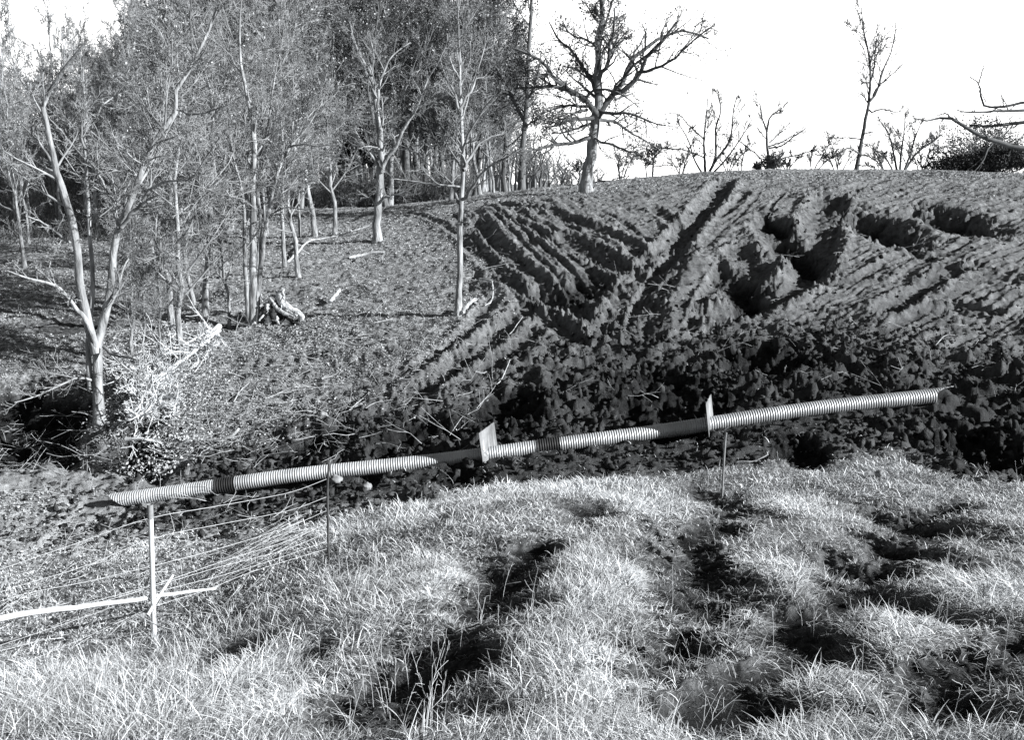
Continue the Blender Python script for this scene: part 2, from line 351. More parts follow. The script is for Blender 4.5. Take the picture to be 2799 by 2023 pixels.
M = dict(
 bark=mat("bark", .13, .48, 6, 7, bump=1.0, bscale=16, bdist=.04, stretch=(1, 1, .25)),
 bark_dark=mat("bark_dark", .09, .2, 4, 6, bump=.9, bscale=12, bdist=.05, stretch=(1, 1, .2)),
 twig=mat("twig", .15, .42, 2.5, 2),
 twig_dark=mat("twig_dark", .07, .16, 2.5, 2),
 far_twig=mat("far_twig", .09, .25, .2, 3),
 leaf=mat("dead_leaf", .12, .56, tone=True),
 leaf_dark=mat("evergreen_leaf", .025, .09, tone=True),
 oak_leaf=mat("oak_leaf", .05, .16, tone=True),
 grass=mat("dry_grass", .14, .86, tone=True),
 litter=mat("leaf_litter", .10, .5, tone=True),
 clod=mat("clod", .012, .08, 4, 6, bump=.9, bscale=22, bdist=.04),
 pale_wood=mat("bleached_wood", .26, .6, 7, 5, bump=.6, bscale=25, bdist=.012, stretch=(1, 1, .4)),
 root_wood=mat("root_wood", .26, .7, 9, 7, bump=1.0, bscale=22, bdist=.03, stretch=(1, 1, .5)),
 cut_wood=mat("cut_wood", .42, .74, 6, 5, bump=.5, bscale=22, bdist=.012),
 galv=mat("galvanised_steel", .46, .72, 2.2, 7, rough=.5, metal=.25, spec=.4),
 plate=mat("galvanised_plate", .16, .36, 3, 7, rough=.55, metal=.2, spec=.4),
 band=mat("dark_band", .02, .045, 5, 4, rough=.6, spec=.3),
 white=mat("white_paint", .62, .8, 9, 5, rough=.7),
 iron=mat("dark_iron", .05, .10, 14, 5, rough=.7, spec=.3),
 grey_post=mat("grey_post", .2, .32, 14, 5, rough=.8),
 wire=mat("galvanised_wire", .55, .7, 9, 3, rough=.5, spec=.4),
 stone=mat("pale_stone", .18, .36, 9, 6, bump=.6, bscale=20, bdist=.02),
)
def mesh_obj(name, V, Fc, m, parent=None, smooth=True, tone=None, mats=None, mi=None):
    """V (n,3); Fc list of (k,4)/(k,3) arrays -> one mesh object"""
    me = bpy.data.meshes.new(name)
    Fl = [np.asarray(f, np.int64) for f in (Fc if isinstance(Fc, list) else [Fc]) if len(f)]
    li = np.concatenate([f.ravel() for f in Fl]); tot = np.concatenate([np.full(len(f), f.shape[1]) for f in Fl])
    st = np.concatenate([[0], np.cumsum(tot)[:-1]])
    me.vertices.add(len(V)); me.vertices.foreach_set("co", np.ascontiguousarray(V, np.float32).ravel())
    me.loops.add(len(li)); me.loops.foreach_set("vertex_index", li.astype(np.int32))
    me.polygons.add(len(tot)); me.polygons.foreach_set("loop_start", st.astype(np.int32)); me.polygons.foreach_set("loop_total", tot.astype(np.int32))
    if smooth: me.polygons.foreach_set("use_smooth", np.ones(len(tot), bool))
    for k in (mats or [m]): me.materials.append(k)
    if mi is not None: me.polygons.foreach_set("material_index", np.asarray(mi, np.int32))
    if tone is not None:
        a = me.attributes.new("tone", 'FLOAT', 'POINT'); a.data.foreach_set("value", np.ascontiguousarray(tone, np.float32))
    me.update(calc_edges=True)
    o = bpy.data.objects.new(name, me); COL.objects.link(o)
    if parent: o.parent = parent
    return o
def tag(o, label=None, cat=None, group=None, kind=None):
    for k, v in (("label", label), ("category", cat), ("group", group), ("kind", kind)):
        if v: o[k] = v
    return o
def thing(name, label, cat, loc, group=None, rz=0.0):
    o = bpy.data.objects.new(name, None); COL.objects.link(o); o.location = loc; o.rotation_euler = (0, 0, rz); o.empty_display_size = .2
    return tag(o, label, cat, group)

# ------------------------------------------------------------------ the ground: one sheet, finest where the picture looks
def build_ground():
    fine = np.linspace(-math.radians(45), math.radians(45), 1480)
    coarse = np.linspace(math.radians(45), math.radians(315), 70)[1:-1]
    az = np.concatenate([fine, coarse])                       # angle from +Y towards +X
    e = .2
    t = np.linspace(0, 1, 1200)
    r0, r1 = 2.1, 56.0
    mid = (r0 ** -e - t * (r0 ** -e - r1 ** -e)) ** (-1 / e)
    rr = np.concatenate([np.linspace(.25, 2.0, 10), mid, 56 * (900 / 56) ** np.linspace(0, 1, 46)[1:]])
    A, R = np.meshgrid(az, rr)
    x = (R * np.sin(A)).ravel(); y = (R * np.cos(A)).ravel()
    z, Mk = land(x, y, True)
    nr, na = R.shape
    idx = np.arange(nr * na).reshape(nr, na); nx = np.roll(idx, -1, 1)
    q = np.stack([idx[:-1], idx[1:], nx[1:], nx[:-1]], -1).reshape(-1, 4)[:, ::-1]
    m = bpy.data.materials.new("ground"); m.use_nodes = True; T = m.node_tree; b = T.nodes["Principled BSDF"]
    b.inputs["Roughness"].default_value = 1; b.inputs["Specular IOR Level"].default_value = .03
    N = T.nodes.new; Lk = T.links.new
    tc = N("ShaderNodeTexCoord")
    def noise(s, d=6, rgh=.6):
        n = N("ShaderNodeTexNoise"); n.inputs["Scale"].default_value = s; n.inputs["Detail"].default_value = d; n.inputs["Roughness"].default_value = rgh
        Lk(tc.outputs["Object"], n.inputs["Vector"]); return n.outputs[0]
    def ramp(f, p0, p1, a, c):
        r = N("ShaderNodeValToRGB"); r.color_ramp.elements[0].position = p0; r.color_ramp.elements[1].position = p1
        r.color_ramp.elements[0].color = gcol(a); r.color_ramp.elements[1].color = gcol(c); Lk(f, r.inputs[0]); return r.outputs[0]
    def attr(n):
        a = N("ShaderNodeAttribute"); a.attribute_name = n; return a.outputs["Fac"]
    def mix(f, a, c):
        k = N("ShaderNodeMix"); k.data_type = 'RGBA'; Lk(f, k.inputs[0]); Lk(a, k.inputs[6]); Lk(c, k.inputs[7]); return k.outputs[2]
    lit = ramp(noise(7, 8, .75), .38, .64, .06, .6)
    soil = ramp(noise(3.2, 8, .7), .35, .66, .13, .36)
    wet_shade = ramp(noise(4, 8, .7), .38, .72, .010, .062)  # dark soil tone for moist earth and for painted shade
    turf = ramp(noise(9, 8, .75), .36, .64, .12, .46)
    pale = ramp(noise(5, 7, .7), .35, .62, .24, .72)
    c = mix(attr("dirt"), lit, soil)
    c = mix(attr("pale"), c, pale)
    c = mix(attr("wet_shade"), c, wet_shade)
    c = mix(attr("turf"), c, turf)
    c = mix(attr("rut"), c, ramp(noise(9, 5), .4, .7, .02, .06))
    Lk(c, b.inputs["Base Color"])
    bp = N("ShaderNodeBump"); bp.inputs["Strength"].default_value = 1.0; bp.inputs["Distance"].default_value = .10
    Lk(noise(9, 10, .78), bp.inputs["Height"]); Lk(bp.outputs[0], b.inputs["Normal"])
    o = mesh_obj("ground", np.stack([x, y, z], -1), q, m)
    for k, v in (("dirt", Mk["dirt"]), ("pale", Mk["pale"] * (1 - .6 * Mk["dirt"] * (Mk["gully"]))), ("wet_shade", Mk["wet_shade"]), ("turf", Mk["grass"] * (1 - .75 * Mk["pale"])), ("rut", Mk["rut"] * Mk["grass"])):
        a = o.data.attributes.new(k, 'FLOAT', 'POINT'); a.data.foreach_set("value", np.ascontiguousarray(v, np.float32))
    tag(o, kind="structure")
build_ground()

# ------------------------------------------------------------------ tubes and trees
def unit(v): return v / (np.linalg.norm(v, axis=-1, keepdims=True) + 1e-9)
def tubes(P, R, sides, caps=False):
    """P (m,n,3), R (m,n) -> verts, quads"""
    m, n, _ = P.shape
    T = unit(np.gradient(P, axis=1)) if n > 2 else unit(np.repeat(P[:, 1:] - P[:, :1], 2, 1))
    mean = unit(P[:, -1] - P[:, 0])
    ref = np.where(np.abs(mean[:, 2:3]) > .8, np.array([[1., 0, 0]]), np.array([[0, 0, 1.]]))
    ref = unit(ref - (ref * mean).sum(-1, keepdims=True) * mean)
    r3 = np.repeat(ref[:, None], n, 1)
    A = unit(r3 - (r3 * T).sum(-1, keepdims=True) * T); B = np.cross(T, A)
    th = np.arange(sides) * 2 * math.pi / sides
    V = P[:, :, None] + R[:, :, None, None] * (np.cos(th)[None, None, :, None] * A[:, :, None] + np.sin(th)[None, None, :, None] * B[:, :, None])
    i = np.arange(m * n * sides).reshape(m, n, sides); j = np.roll(i, -1, 2)
    q = np.stack([i[:, :-1], j[:, :-1], j[:, 1:], i[:, 1:]], -1).reshape(-1, 4)
    return V.reshape(-1, 3), q
class Wood:
    def __init__(s): s.V = []; s.Q = []; s.n = 0
    def add(s, P, R, sides):
        if not len(P): return
        v, q = tubes(P, R, sides); s.V.append(v); s.Q.append(q + s.n); s.n += len(v)
    def build(s, name, m, parent=None, shift=None):
        V = np.vstack(s.V)
        if shift is not None: V = V - np.asarray(shift)
        return mesh_obj(name, V, np.vstack(s.Q), m, parent)
def resample(pts, rad, n):
    """smooth curve through the points"""
    pts = np.asarray(pts, float); rad = np.asarray(rad, float)
    if len(pts) == 2: t = np.linspace(0, 1, n)[:, None]; return pts[0] + (pts[1] - pts[0]) * t, rad[0] + (rad[-1] - rad[0]) * t[:, 0]
    q = np.vstack([2 * pts[0] - pts[1], pts, 2 * pts[-1] - pts[-2]])
    s = np.concatenate([[0], np.cumsum(np.linalg.norm(np.diff(pts, axis=0), axis=1))]); s /= s[-1]
    t = np.linspace(0, 1, n); k = np.clip(np.searchsorted(s, t, side='right') - 1, 0, len(pts) - 2)
    u = ((t - s[k]) / (s[k + 1] - s[k] + 1e-9))[:, None]
    a, b, c, d = q[k], q[k + 1], q[k + 2], q[k + 3]
    o = .5 * (2 * b + (c - a) * u + (2 * a - 5 * b + 4 * c - d) * u ** 2 + (3 * b - a - 3 * c + d) * u ** 3)
    return o, np.interp(t, s, rad)
def branch(P, R, per, tmin, tmax, ang, angsd, ratio, rr, n, wander, up, rmin, rng, Lp=None, abslen=None):
    """side shoots on every parent"""
    m, np_, _ = P.shape
    L = np.linalg.norm(np.diff(P, axis=1), axis=2).sum(1) if Lp is None else Lp
    t = (tmin + (tmax - tmin) * (np.arange(per)[None] + rng.random((m, per))) / per)
    f = t * (np_ - 1); i = np.clip(f.astype(int), 0, np_ - 2); u = (f - i)[..., None]
    r = np.arange(m)[:, None]
    p0 = P[r, i] * (1 - u) + P[r, i + 1] * u; tan = unit(P[r, i + 1] - P[r, i])
    rp = R[r, i] * (1 - u[..., 0]) + R[r, i + 1] * u[..., 0]
    v = rng.normal(size=tan.shape); perp = unit(v - (v * tan).sum(-1, keepdims=True) * tan)
    a = np.radians(ang + angsd * rng.normal(size=t.shape))[..., None]
    d = np.cos(a) * tan + np.sin(a) * perp
    ln = (L[:, None] * ratio * (1.15 - .7 * t) if abslen is None else abslen) * (.55 + .9 * rng.random(t.shape))
    p0 = p0.reshape(-1, 3); d = d.reshape(-1, 3); ln = ln.ravel(); rp = np.maximum(rp.ravel() * rr, rmin * 1.05)
    k = len(p0); Q = np.empty((k, n, 3)); Q[:, 0] = p0; step = ln / (n - 1)
    for j in range(1, n):
        d = unit(d + wander * rng.normal(size=d.shape) + np.array([0, 0, up]))
        Q[:, j] = Q[:, j - 1] + d * step[:, None]
    RR = np.maximum(rp[:, None] * (1 - .8 * np.linspace(0, 1, n)[None]), rmin)
    return Q, RR
def leaf_quads(pts, size, rng, per=1, spread=.15, flat=0.0):
    p = np.repeat(pts, per, 0); k = len(p); p = p + rng.normal(size=p.shape) * spread
    a = unit(rng.normal(size=(k, 3))); b = rng.normal(size=(k, 3))
    if flat: a[:, 2] *= flat; a = unit(a); b[:, 2] *= flat
    b = unit(b - (a * b).sum(-1, keepdims=True) * a)
    s = size * (.6 + .8 * rng.random((k, 1)))
    V = np.stack([p - a * s * .5, p + b * s * .3, p + a * s * .5, p - b * s * .3], 1).reshape(-1, 3)
    return V, np.arange(4 * k).reshape(k, 4), np.repeat(rng.random(k), 4)

def twigs(wd, P, R, rng, levels, tips=None):
    """levels: list of (per, tmin, tmax, angle, ratio, n, sides, wander, up, rmin)"""
    for per, tmin, tmax, ang, ratio, n, sides, wander, up, rmin in levels:
        P, R = branch(P, R, per, tmin, tmax, ang, 12, ratio, .6, n, wander, up, rmin, rng)
        wd.add(P, R, sides)
        if tips is not None: tips.append(P[:, -1]); tips.append(P[:, n // 2])
    return P, R
def px_path(pts, Y0, dY, k=1):
    n = len(pts); y = Y0 + dY * np.linspace(0, 1, n) ** 1.2
    return np.array([at(a, b, yy) for (a, b), yy in zip(pts, y)])
def hero(name, label, cat, Y, stems, limbs, lv_limb, lv_twig, wood, twig, leaf=None, seed=1, stem_limbs=(0, .4, 1), leafsize=.1, leafper=1, leafp=.8, limbk=1.0, group=None):
    """a tree whose stems and main limbs follow given courses, photograph pixels (2799 wide); radii in the same pixels"""
    rng = np.random.default_rng(seed)
    (bx, by) = stems[0][0][0]; b0 = at(bx, by, Y); zz = gz(b0[0], b0[1])
    base = np.array([b0[0], b0[1], zz])
    root = thing(name, label, cat, base, group)
    px = lambda r: r * Y / F * 1.02
    crown = Wood(); tips = []
    allP = []; allR = []
    for k, (pts, ra, rb, dY) in enumerate(stems):
        w3 = px_path(pts, Y, dY)
        if k == 0 or abs(pts[0][1] - by) < 30:
            w3[0, 2] = gz(w3[0, 0], w3[0, 1]) - .15
        rad = np.linspace(ra, rb, len(pts)) * Y / F * 1.02
        Pq, Rq = resample(w3, rad, 22)
        Pq[1:-1] += rng.normal(size=(20, 3)) * Rq[1:-1, None] * .12
        if k == 0 or abs(pts[0][1] - by) < 30: Rq[0] *= 1.5; Rq[1] *= 1.12
        tr = Wood(); tr.add(Pq[None], Rq[None], 10); tr.build("trunk", wood, root, base)
        allP.append(Pq); allR.append(Rq)
    LP, LR = [], []
    for pts, ra, rb, dY in limbs:
        w3 = px_path(pts, Y + (0 if abs(dY) < 90 else 0), dY)
        Pq, Rq = resample(w3, np.linspace(ra, rb, len(pts)) * Y / F * limbk, 12)
        Pq[1:] += rng.normal(size=(11, 3)) * Rq[1:, None] * .35
        LP.append(Pq); LR.append(Rq)
    if LP:
        LP = np.array(LP); LR = np.array(LR); crown.add(LP, LR, 7)
    SP = np.array(allP); SR = np.array(allR)
    per, t0, t1, ang, ratio, up, rmin = lv_limb
    if per:
        Q, QR = branch(SP, SR, per, t0, t1, ang, 10, ratio, .45, 9, .09, up, rmin, rng)
        crown.add(Q, QR, 6)
        PQ = [Q]; PR = [QR]
    else: PQ, PR = [], []
    n9 = lambda X: np.stack([X[:, k] for k in np.linspace(0, X.shape[1] - 1, 9).astype(int)], 1)
    if len(limbs): PQ.append(n9(LP)); PR.append(n9(LR))
    A = np.concatenate(PQ); B = np.concatenate(PR)
    twigs(crown, A, B, rng, lv_twig, tips)
    crown.build("crown", twig, root, base)
    if leaf:
        pts = np.concatenate(tips); pts = pts[rng.random(len(pts)) < leafp]
        V, q, tn = leaf_quads(pts, leafsize, rng, leafper, .12)
        mesh_obj("leaves", V - base, q, leaf, root, False, tn)
    return root

TW = [(7, .2, 1, 42, .42, 6, 4, .12, .03, .007), (6, .2, 1, 42, .5, 5, 3, .14, .03, .005), (4, .25, 1, 40, .55, 4, 3, .15, .02, .004)]
# many-stemmed tree beside the brush heap
hero("multistem_tree", "pale smooth-barked tree forking low into several stems above the brush heap and dark hollow", "tree", 19.5,
 [([(272,1156),(268,1085),(268,1016),(264,959),(272,930),(287,857),(302,789),(313,676),(325,632),(360,540),(393,451),(412,409),(446,352),(483,299),(482,246),(510,205),(544,137),(580,60),(610,-40)],14,3,.8),
  ([(248,1065),(243,1000),(240,930),(250,845),(253,751),(245,638),(237,496),(234,409),(230,345),(256,337),(275,292),(302,269),(351,246)],8,1.6,1.5),
  ([(262,965),(240,880),(226,812),(215,759),(211,695),(203,623),(177,534),(158,481),(147,439),(135,375),(120,307),(120,277),(147,231),(166,197),(192,167),(230,120)],12.5,3,-.8),
  ([(264,962),(253,914),(226,861),(210,848),(188,816),(158,785),(120,770),(80,762),(20,740)],8,2,-1.2)],
 [([(525,311),(560,308),(593,296),(640,280)],3,1,-1),([(483,299),(525,311)],3,3,0),([(325,625),(313,568),(287,511),(256,458),(240,440)],5,2,.8),([(332,621),(374,568),(405,545),(430,534)],6,1.5,-.6),
  ([(390,548),(408,515),(412,462),(404,443),(430,428),(465,424)],4,1,-.5),([(405,520),(440,502),(468,494),(525,485),(570,420),(612,360)],4,1,-1.2),([(192,663),(160,640),(120,610),(70,590)],4,1.5,-1),
  ([(158,481),(135,465),(113,451),(80,430)],6,2,.4),([(154,473),(128,420),(101,383),(60,340)],4,1.5,-.5),([(251,1040),(220,1034),(196,1039),(147,1061),(98,1084),(40,1100)],4,1.5,-1.6),([(283,948),(300,966),(317,973),(345,975),(372,984)],5,1.5,-1),
  ([(287,857),(320,800),(335,740),(352,706)],4,2,.5),([(446,352),(420,320),(390,280),(380,240)],3,1,.8),([(234,409),(225,380),(222,322),(200,280)],4,1.5,.5),([(393,451),(360,430),(330,400),(300,392)],3,1,-.5)],
 (7, .42, .97, 42, .26, .05, .012), TW, M["bark"], M["twig"], seed=11)
# clump of slender trunks by the uprooted stump
hero("clump_tree", "clump of slender close-set trunks rising beside the uprooted stump", "tree", 26.0,
 [([(699,884),(704,820),(711,751),(717,700),(722,649),(729,610),(741,545),(763,458),(790,409),(792,402),(841,345),(880,280)],8,1.6,1.2),
  ([(678,856),(674,790),(669,713),(667,600),(665,553),(655,490),(639,439),(630,360)],7,1.6,-.6),
  ([(690,862),(690,760),(692,638),(692,572),(692,458),(695,383),(684,307),(673,243),(658,178),(655,90),(660,0)],11,2,.6),
  ([(694,870),(700,760),(706,690),(712,610),(700,470),(720,400),(735,330),(745,250),(760,160)],7,1.5,1.6)],
 [([(735,596),(755,578),(777,568),(803,568),(840,576),(858,590)],3,1,-1),([(741,545),(752,500),(762,455),(775,440)],3,1,.5),([(792,402),(830,395),(870,400),(900,395)],3,1,-1)],
 (9, .42, .97, 38, .22, .09, .013), TW, M["bark"], M["twig"], seed=12)
hero("slender_tree", "slender straight tree at the edge of the graded dirt casting a long thin shadow", "tree", 24.8,
 [([(1250,864),(1254,790),(1257,713),(1257,619),(1259,572),(1265,477),(1265,420),(1260,307),(1257,220),(1256,156),(1252,60),(1250,-30)],9,2,.5)],
 [([(1254,557),(1246,530),(1239,507),(1210,478),(1178,454),(1145,425),(1129,405)],4.5,1.2,1.5),([(1257,511),(1210,506),(1163,500),(1110,492),(1068,489)],3,1,-1),([(1263,545),(1276,538),(1303,492),(1333,458),(1387,428),(1420,405)],5,1.2,-1.2),
  ([(1266,465),(1273,450),(1295,417),(1310,394),(1340,375),(1367,367)],5,1.2,1.2),([(1264,420),(1280,370),(1310,315),(1335,280),(1360,250)],4,1,-.8),([(1258,307),(1240,250),(1215,200),(1200,150)],4,1,.5),([(1257,300),(1290,240),(1310,180),(1330,110)],4,1,.9),([(1257,220),(1230,160),(1222,90)],3,1,-.5),([(1252,612),(1268,606),(1285,600)],2,1,0)],
 (13, .42, .98, 42, .24, .07, .012), TW, M["bark"], M["twig"], seed=13)
hero("forked_tree", "sturdy pale tree dividing into upright forks alone on the leaf-strewn slope", "tree", 36.0,
 [([(1030,660),(1032,610),(1034,557),(1038,510),(1042,458),(1040,400),(1038,367),(1030,307),(1023,262),(1015,205),(985,156),(960,90)],11.5,3.4,.5),
  ([(1043,470),(1058,430),(1080,405),(1102,352),(1136,299),(1155,250),(1174,205),(1195,175),(1220,120)],6,1.5,-1.2)],
 [([(1030,307),(1032,265),(1038,231),(1057,178),(1080,144),(1123,115)],4.5,1.2,1),([(1041,460),(1045,430),(1049,409),(1045,360)],5,1.5,1.5),([(1033,556),(1050,540),(1068,534),(1098,532)],5,1.5,-1.5),([(1136,299),(1160,285),(1187,275)],2.5,1,0),
  ([(1028,560),(1010,540),(980,548),(950,560)],2.5,1,1),([(1015,205),(1020,150),(1010,90)],3,1,1),([(1043,408),(1010,400),(980,406)],3,1,-1),([(1080,405),(1075,370),(1045,365)],3,1,1)],
 (12, .3, .97, 42, .25, .06, .015), TW, M["bark"], M["twig"], seed=14)
TWO = [(11, .2, 1, 48, .46, 6, 4, .2, .0, .014), (6, .2, 1, 48, .5, 5, 3, .22, .0, .009), (3, .25, 1, 45, .55, 4, 3, .22, 0, .007)]
hero("oak_tree", "great dark oak with crooked spreading limbs at the head of the dirt bank", "tree", 42.0,
 [([(1603,526),(1604,500),(1610,458),(1618,390),(1625,345),(1633,303),(1637,255),(1631,205),(1637,150),(1632,105),(1646,50),(1640,-60)],16.5,6,.3)],
 [([(1633,320),(1652,292),(1678,254),(1701,216),(1720,178),(1735,156),(1784,114),(1830,91),(1880,85),(1935,104)],8,2,1.5),([(1678,254),(1701,246),(1743,212),(1750,186),(1788,137),(1825,92),(1850,60)],7,2,-1),([(1746,197),(1784,190),(1837,163),(1867,137),(1913,95),(1950,70)],4,1.2,-2),
  ([(1637,215),(1642,201),(1663,171),(1667,118),(1675,91),(1680,20)],6,2,-1),([(1663,171),(1690,120),(1720,95)],3,1,1),([(1630,310),(1618,296),(1588,265),(1557,243),(1519,220),(1489,175),(1447,148),(1400,130)],8,2,-1.5),([(1600,278),(1546,243),(1504,235),(1466,237),(1420,240)],6,2,2),
  ([(1634,260),(1629,246),(1614,216),(1591,178),(1561,140),(1527,106),(1500,60)],6,1.5,1),([(1635,140),(1633,133),(1614,114),(1561,93),(1540,60)],4,1.2,-1),([(1622,322),(1603,322),(1561,326),(1527,341),(1490,350)],6,1.5,-1),([(1612,378),(1606,379),(1565,390),(1512,396),(1482,405),(1436,413),(1390,415)],6,1.5,-2),
  ([(1636,300),(1648,307),(1678,311),(1709,307),(1754,322),(1792,337),(1830,345)],5,1.2,-1),([(1630,330),(1644,330),(1678,333),(1716,356),(1754,379),(1788,398)],5,1.2,1.5),([(1622,378),(1640,386),(1678,398),(1716,413),(1745,416)],4,1.2,-1.5),
  ([(1605,290),(1580,288),(1545,290),(1510,300),(1480,310)],4,1.2,3),([(1604,300),(1570,310),(1540,330)],4,1.2,-3),([(1590,440),(1582,438),(1580,470)],1.5,1,0),([(1640,300),(1670,270),(1690,268),(1730,255)],5,1.5,3),([(1620,340),(1590,345),(1550,360),(1510,365)],4,1.2,3)],
 (9, .45, .97, 55, .24, .02, .03), TWO, M["bark"], M["twig_dark"], M["oak_leaf"], seed=15, leafsize=.10, leafp=.3, limbk=1.15)
hero("leaning_tree", "tall thin tree leaning slightly on the bare skyline, dark against the sky", "tree", 48.0,
 [([(2340,478),(2347,430),(2356,383),(2367,322),(2375,280),(2378,231),(2378,178),(2371,129),(2360,80),(2355,20)],6,1.2,.5)],
 [([(2378,275),(2386,265),(2401,231),(2412,193),(2431,156),(2446,95),(2450,60)],3.5,1,1),([(2376,300),(2382,307),(2401,299),(2427,301),(2454,307),(2473,286)],2.5,.8,-1),([(2386,262),(2400,235),(2430,210),(2465,175)],2.5,.8,-1),([(2378,231),(2388,190),(2394,130),(2398,85)],2.5,.8,1.5),([(2372,280),(2360,262),(2345,254)],2,.8,.5),([(2378,225),(2364,225),(2345,215)],2,.8,-.5),([(2362,365),(2376,362),(2388,361)],2,.8,0),
  ([(2354,380),(2320,376),(2280,375),(2240,372)],2,.7,1),([(2348,420),(2320,404),(2290,425)],2.5,.8,-1),([(2378,178),(2390,140),(2410,110),(2435,80)],2,.8,1)],
 (12, .45, .97, 34, .22, .08, .013), [(10, .2, 1, 38, .4, 5, 3, .16, .04, .011), (5, .25, 1, 40, .6, 4, 3, .18, .02, .009)], M["bark_dark"], M["twig_dark"], seed=16)
hero("big_trunk_tree", "broad dark trunk standing in the woods just behind the low oak branches", "tree", 52.0,
 [([(1425,503),(1427,460),(1429,420),(1434,340),(1440,269),(1444,156),(1450,60),(1455,-40)],9,3.5,0)],
 [([(1440,269),(1455,250),(1470,200),(1480,140)],4,1.5,-1),([(1432,330),(1405,280),(1385,232),(1360,190)],5,1.5,1),([(1442,200),(1420,160),(1410,110)],4,1.5,1),([(1430,350),(1460,330),(1490,320)],3,1,-1)],
 (8, .35, .97, 50, .24, .04, .03), TWO, M["bark_dark"], M["twig_dark"], M["oak_leaf"], seed=17, leafsize=.13, leafp=.4)
# oak whose trunk is beyond the edge of the picture; its crooked limbs reach in over the skyline
hero("crooked_oak", "dark crooked oak limbs reaching out over the pale bushes on the skyline", "tree", 44.0,
 [([(2900,500),(2892,440),(2885,405),(2880,350),(2875,300),(2870,200),(2880,60),(2872,-120),(2880,-300)],15,2,0)],
 [([(2885,420),(2790,402),(2689,377),(2643,349),(2598,322),(2570,322),(2541,330),(2500,322)],7,1.8,-1),([(2878,330),(2760,338),(2689,345),(2650,341)],6,2,1),([(2875,300),(2760,302),(2689,305),(2643,307),(2612,298)],4.5,1.4,-1),([(2874,270),(2750,290),(2690,288),(2682,260),(2681,239),(2675,224),(2650,208)],4,1.2,1),([(2676,226),(2684,200),(2688,176)],2,.8,0),([(2600,322),(2585,310),(2560,316)],2.5,1,1)],
 (7, .55, .97, 50, .2, .05, .02), [(5, .35, 1, 45, .24, 5, 3, .22, .04, .011), (4, .25, 1, 45, .5, 4, 3, .22, .02, .008)], M["bark_dark"], M["twig_dark"], seed=18)
# small bare trees along the skyline
TS = [(11, .12, 1, 38, .42, 5, 3, .16, .05, .009), (5, .15, 1, 44, .7, 4, 3, .18, .01, .007)]
hero("skyline_tree", "small bare many-stemmed tree on the skyline nearest the great oak", "tree", 50.0,
 [([(1928,475),(1926,430),(1924,380),(1930,320),(1935,262)],4,1,0),([(1932,475),(1955,430),(1957,350),(1970,300),(1960,240)],4,1,1),([(1930,476),(1962,430),(1995,380),(2005,300),(2015,262)],3.5,1,-1),([(1928,476),(1900,440),(1880,380),(1850,330)],3,1,1),([(1934,476),(1980,440),(2030,370),(2058,322)],3,1,1)],
 [([(1924,380),(1880,340),(1850,310),(1800,315)],2,.8,0),([(1924,430),(1870,410),(1800,405)],2,.8,-1)], (7, .3, .95, 40, .28, .06, .014), TS, M["bark_dark"], M["twig_dark"], seed=21)
hero("skyline_tree", "small bare tree with one tuft of dead leaves at its foot on the skyline", "tree", 49.0,
 [([(2098,476),(2099,430),(2096,380),(2094,355),(2080,310),(2077,258)],4.5,1,0),([(2096,360),(2105,320),(2130,300),(2145,290)],3,.8,1)],
 [([(2102,405),(2140,395),(2180,365),(2210,345)],2.5,.8,-1),([(2100,400),(2150,380),(2200,345)],2.5,.8,1),([(2098,450),(2140,432),(2190,420),(2240,405)],2.5,.8,0),([(2094,470),(2075,430),(2040,400),(2000,370)],2.5,.8,1),([(2103,390),(2130,365),(2160,345)],2,.8,1)], (5, .35, .95, 40, .3, .05, .014), TS, M["bark_dark"], M["twig_dark"], seed=22)
hero("skyline_tree", "small fan-shaped bare tree on the skyline between the leaning tree and the dark bushes", "tree", 50.0,
 [([(2458,468),(2445,430),(2430,370),(2405,330)],3.5,1,0),([(2460,468),(2463,420),(2470,370),(2475,310)],3.5,1,1),([(2462,468),(2485,430),(2500,380),(2520,330)],3.5,1,-1),([(2462,470),(2500,425),(2550,385),(2580,365)],3.5,1,0),([(2456,470),(2420,430),(2385,405)],2.5,1,1)],
 [], (9, .25, .95, 32, .32, .05, .013), TS, M["bark_dark"], M["twig_dark"], seed=23)
hero("skyline_tree", "low bushy tree with a cap of clinging leaves under the tips of the oak limbs", "tree", 49.0,
 [([(1784,472),(1786,440),(1790,415),(1785,398)],3,1,0),([(1770,472),(1762,440),(1750,420)],2,.8,0)],
 [([(1786,440),(1810,405),(1850,408),(1880,400)],2,.8,0),([(1788,420),(1760,405),(1730,400)],2,.8,0),([(1786,455),(1830,452),(1860,456)],1.5,.8,0)], (8, .4, .95, 50, .45, .02, .014), TS, M["bark_dark"], M["twig_dark"], M["oak_leaf"], seed=24, leafsize=.10, leafp=.4)
hero("skyline_shrub", "wispy bare shrub on the skyline left of the leaning tree's foot", "shrub", 48.0,
 [([(2222,476),(2232,450),(2255,415),(2275,370)],2.2,.8,0),([(2220,476),(2215,440),(2225,400)],2,.8,0),([(2224,476),(2260,440),(2300,420)],2,.8,0)],
 [], (7, .2, .95, 30, .4, .05, .012), TS, M["bark_dark"], M["twig_dark"], seed=25)
hero("skyline_shrub", "wispy bare shrub on the skyline just beyond the leaning tree's foot", "shrub", 47.0,
 [([(2420,474),(2405,450),(2380,430),(2362,425)],2.2,.8,0),([(2422,474),(2400,430),(2375,395)],2,.8,0),([(2415,474),(2390,460),(2360,450)],1.8,.8,0)],
 [], (7, .2, .95, 30, .4, .05, .012), TS, M["bark_dark"], M["twig_dark"], seed=26)
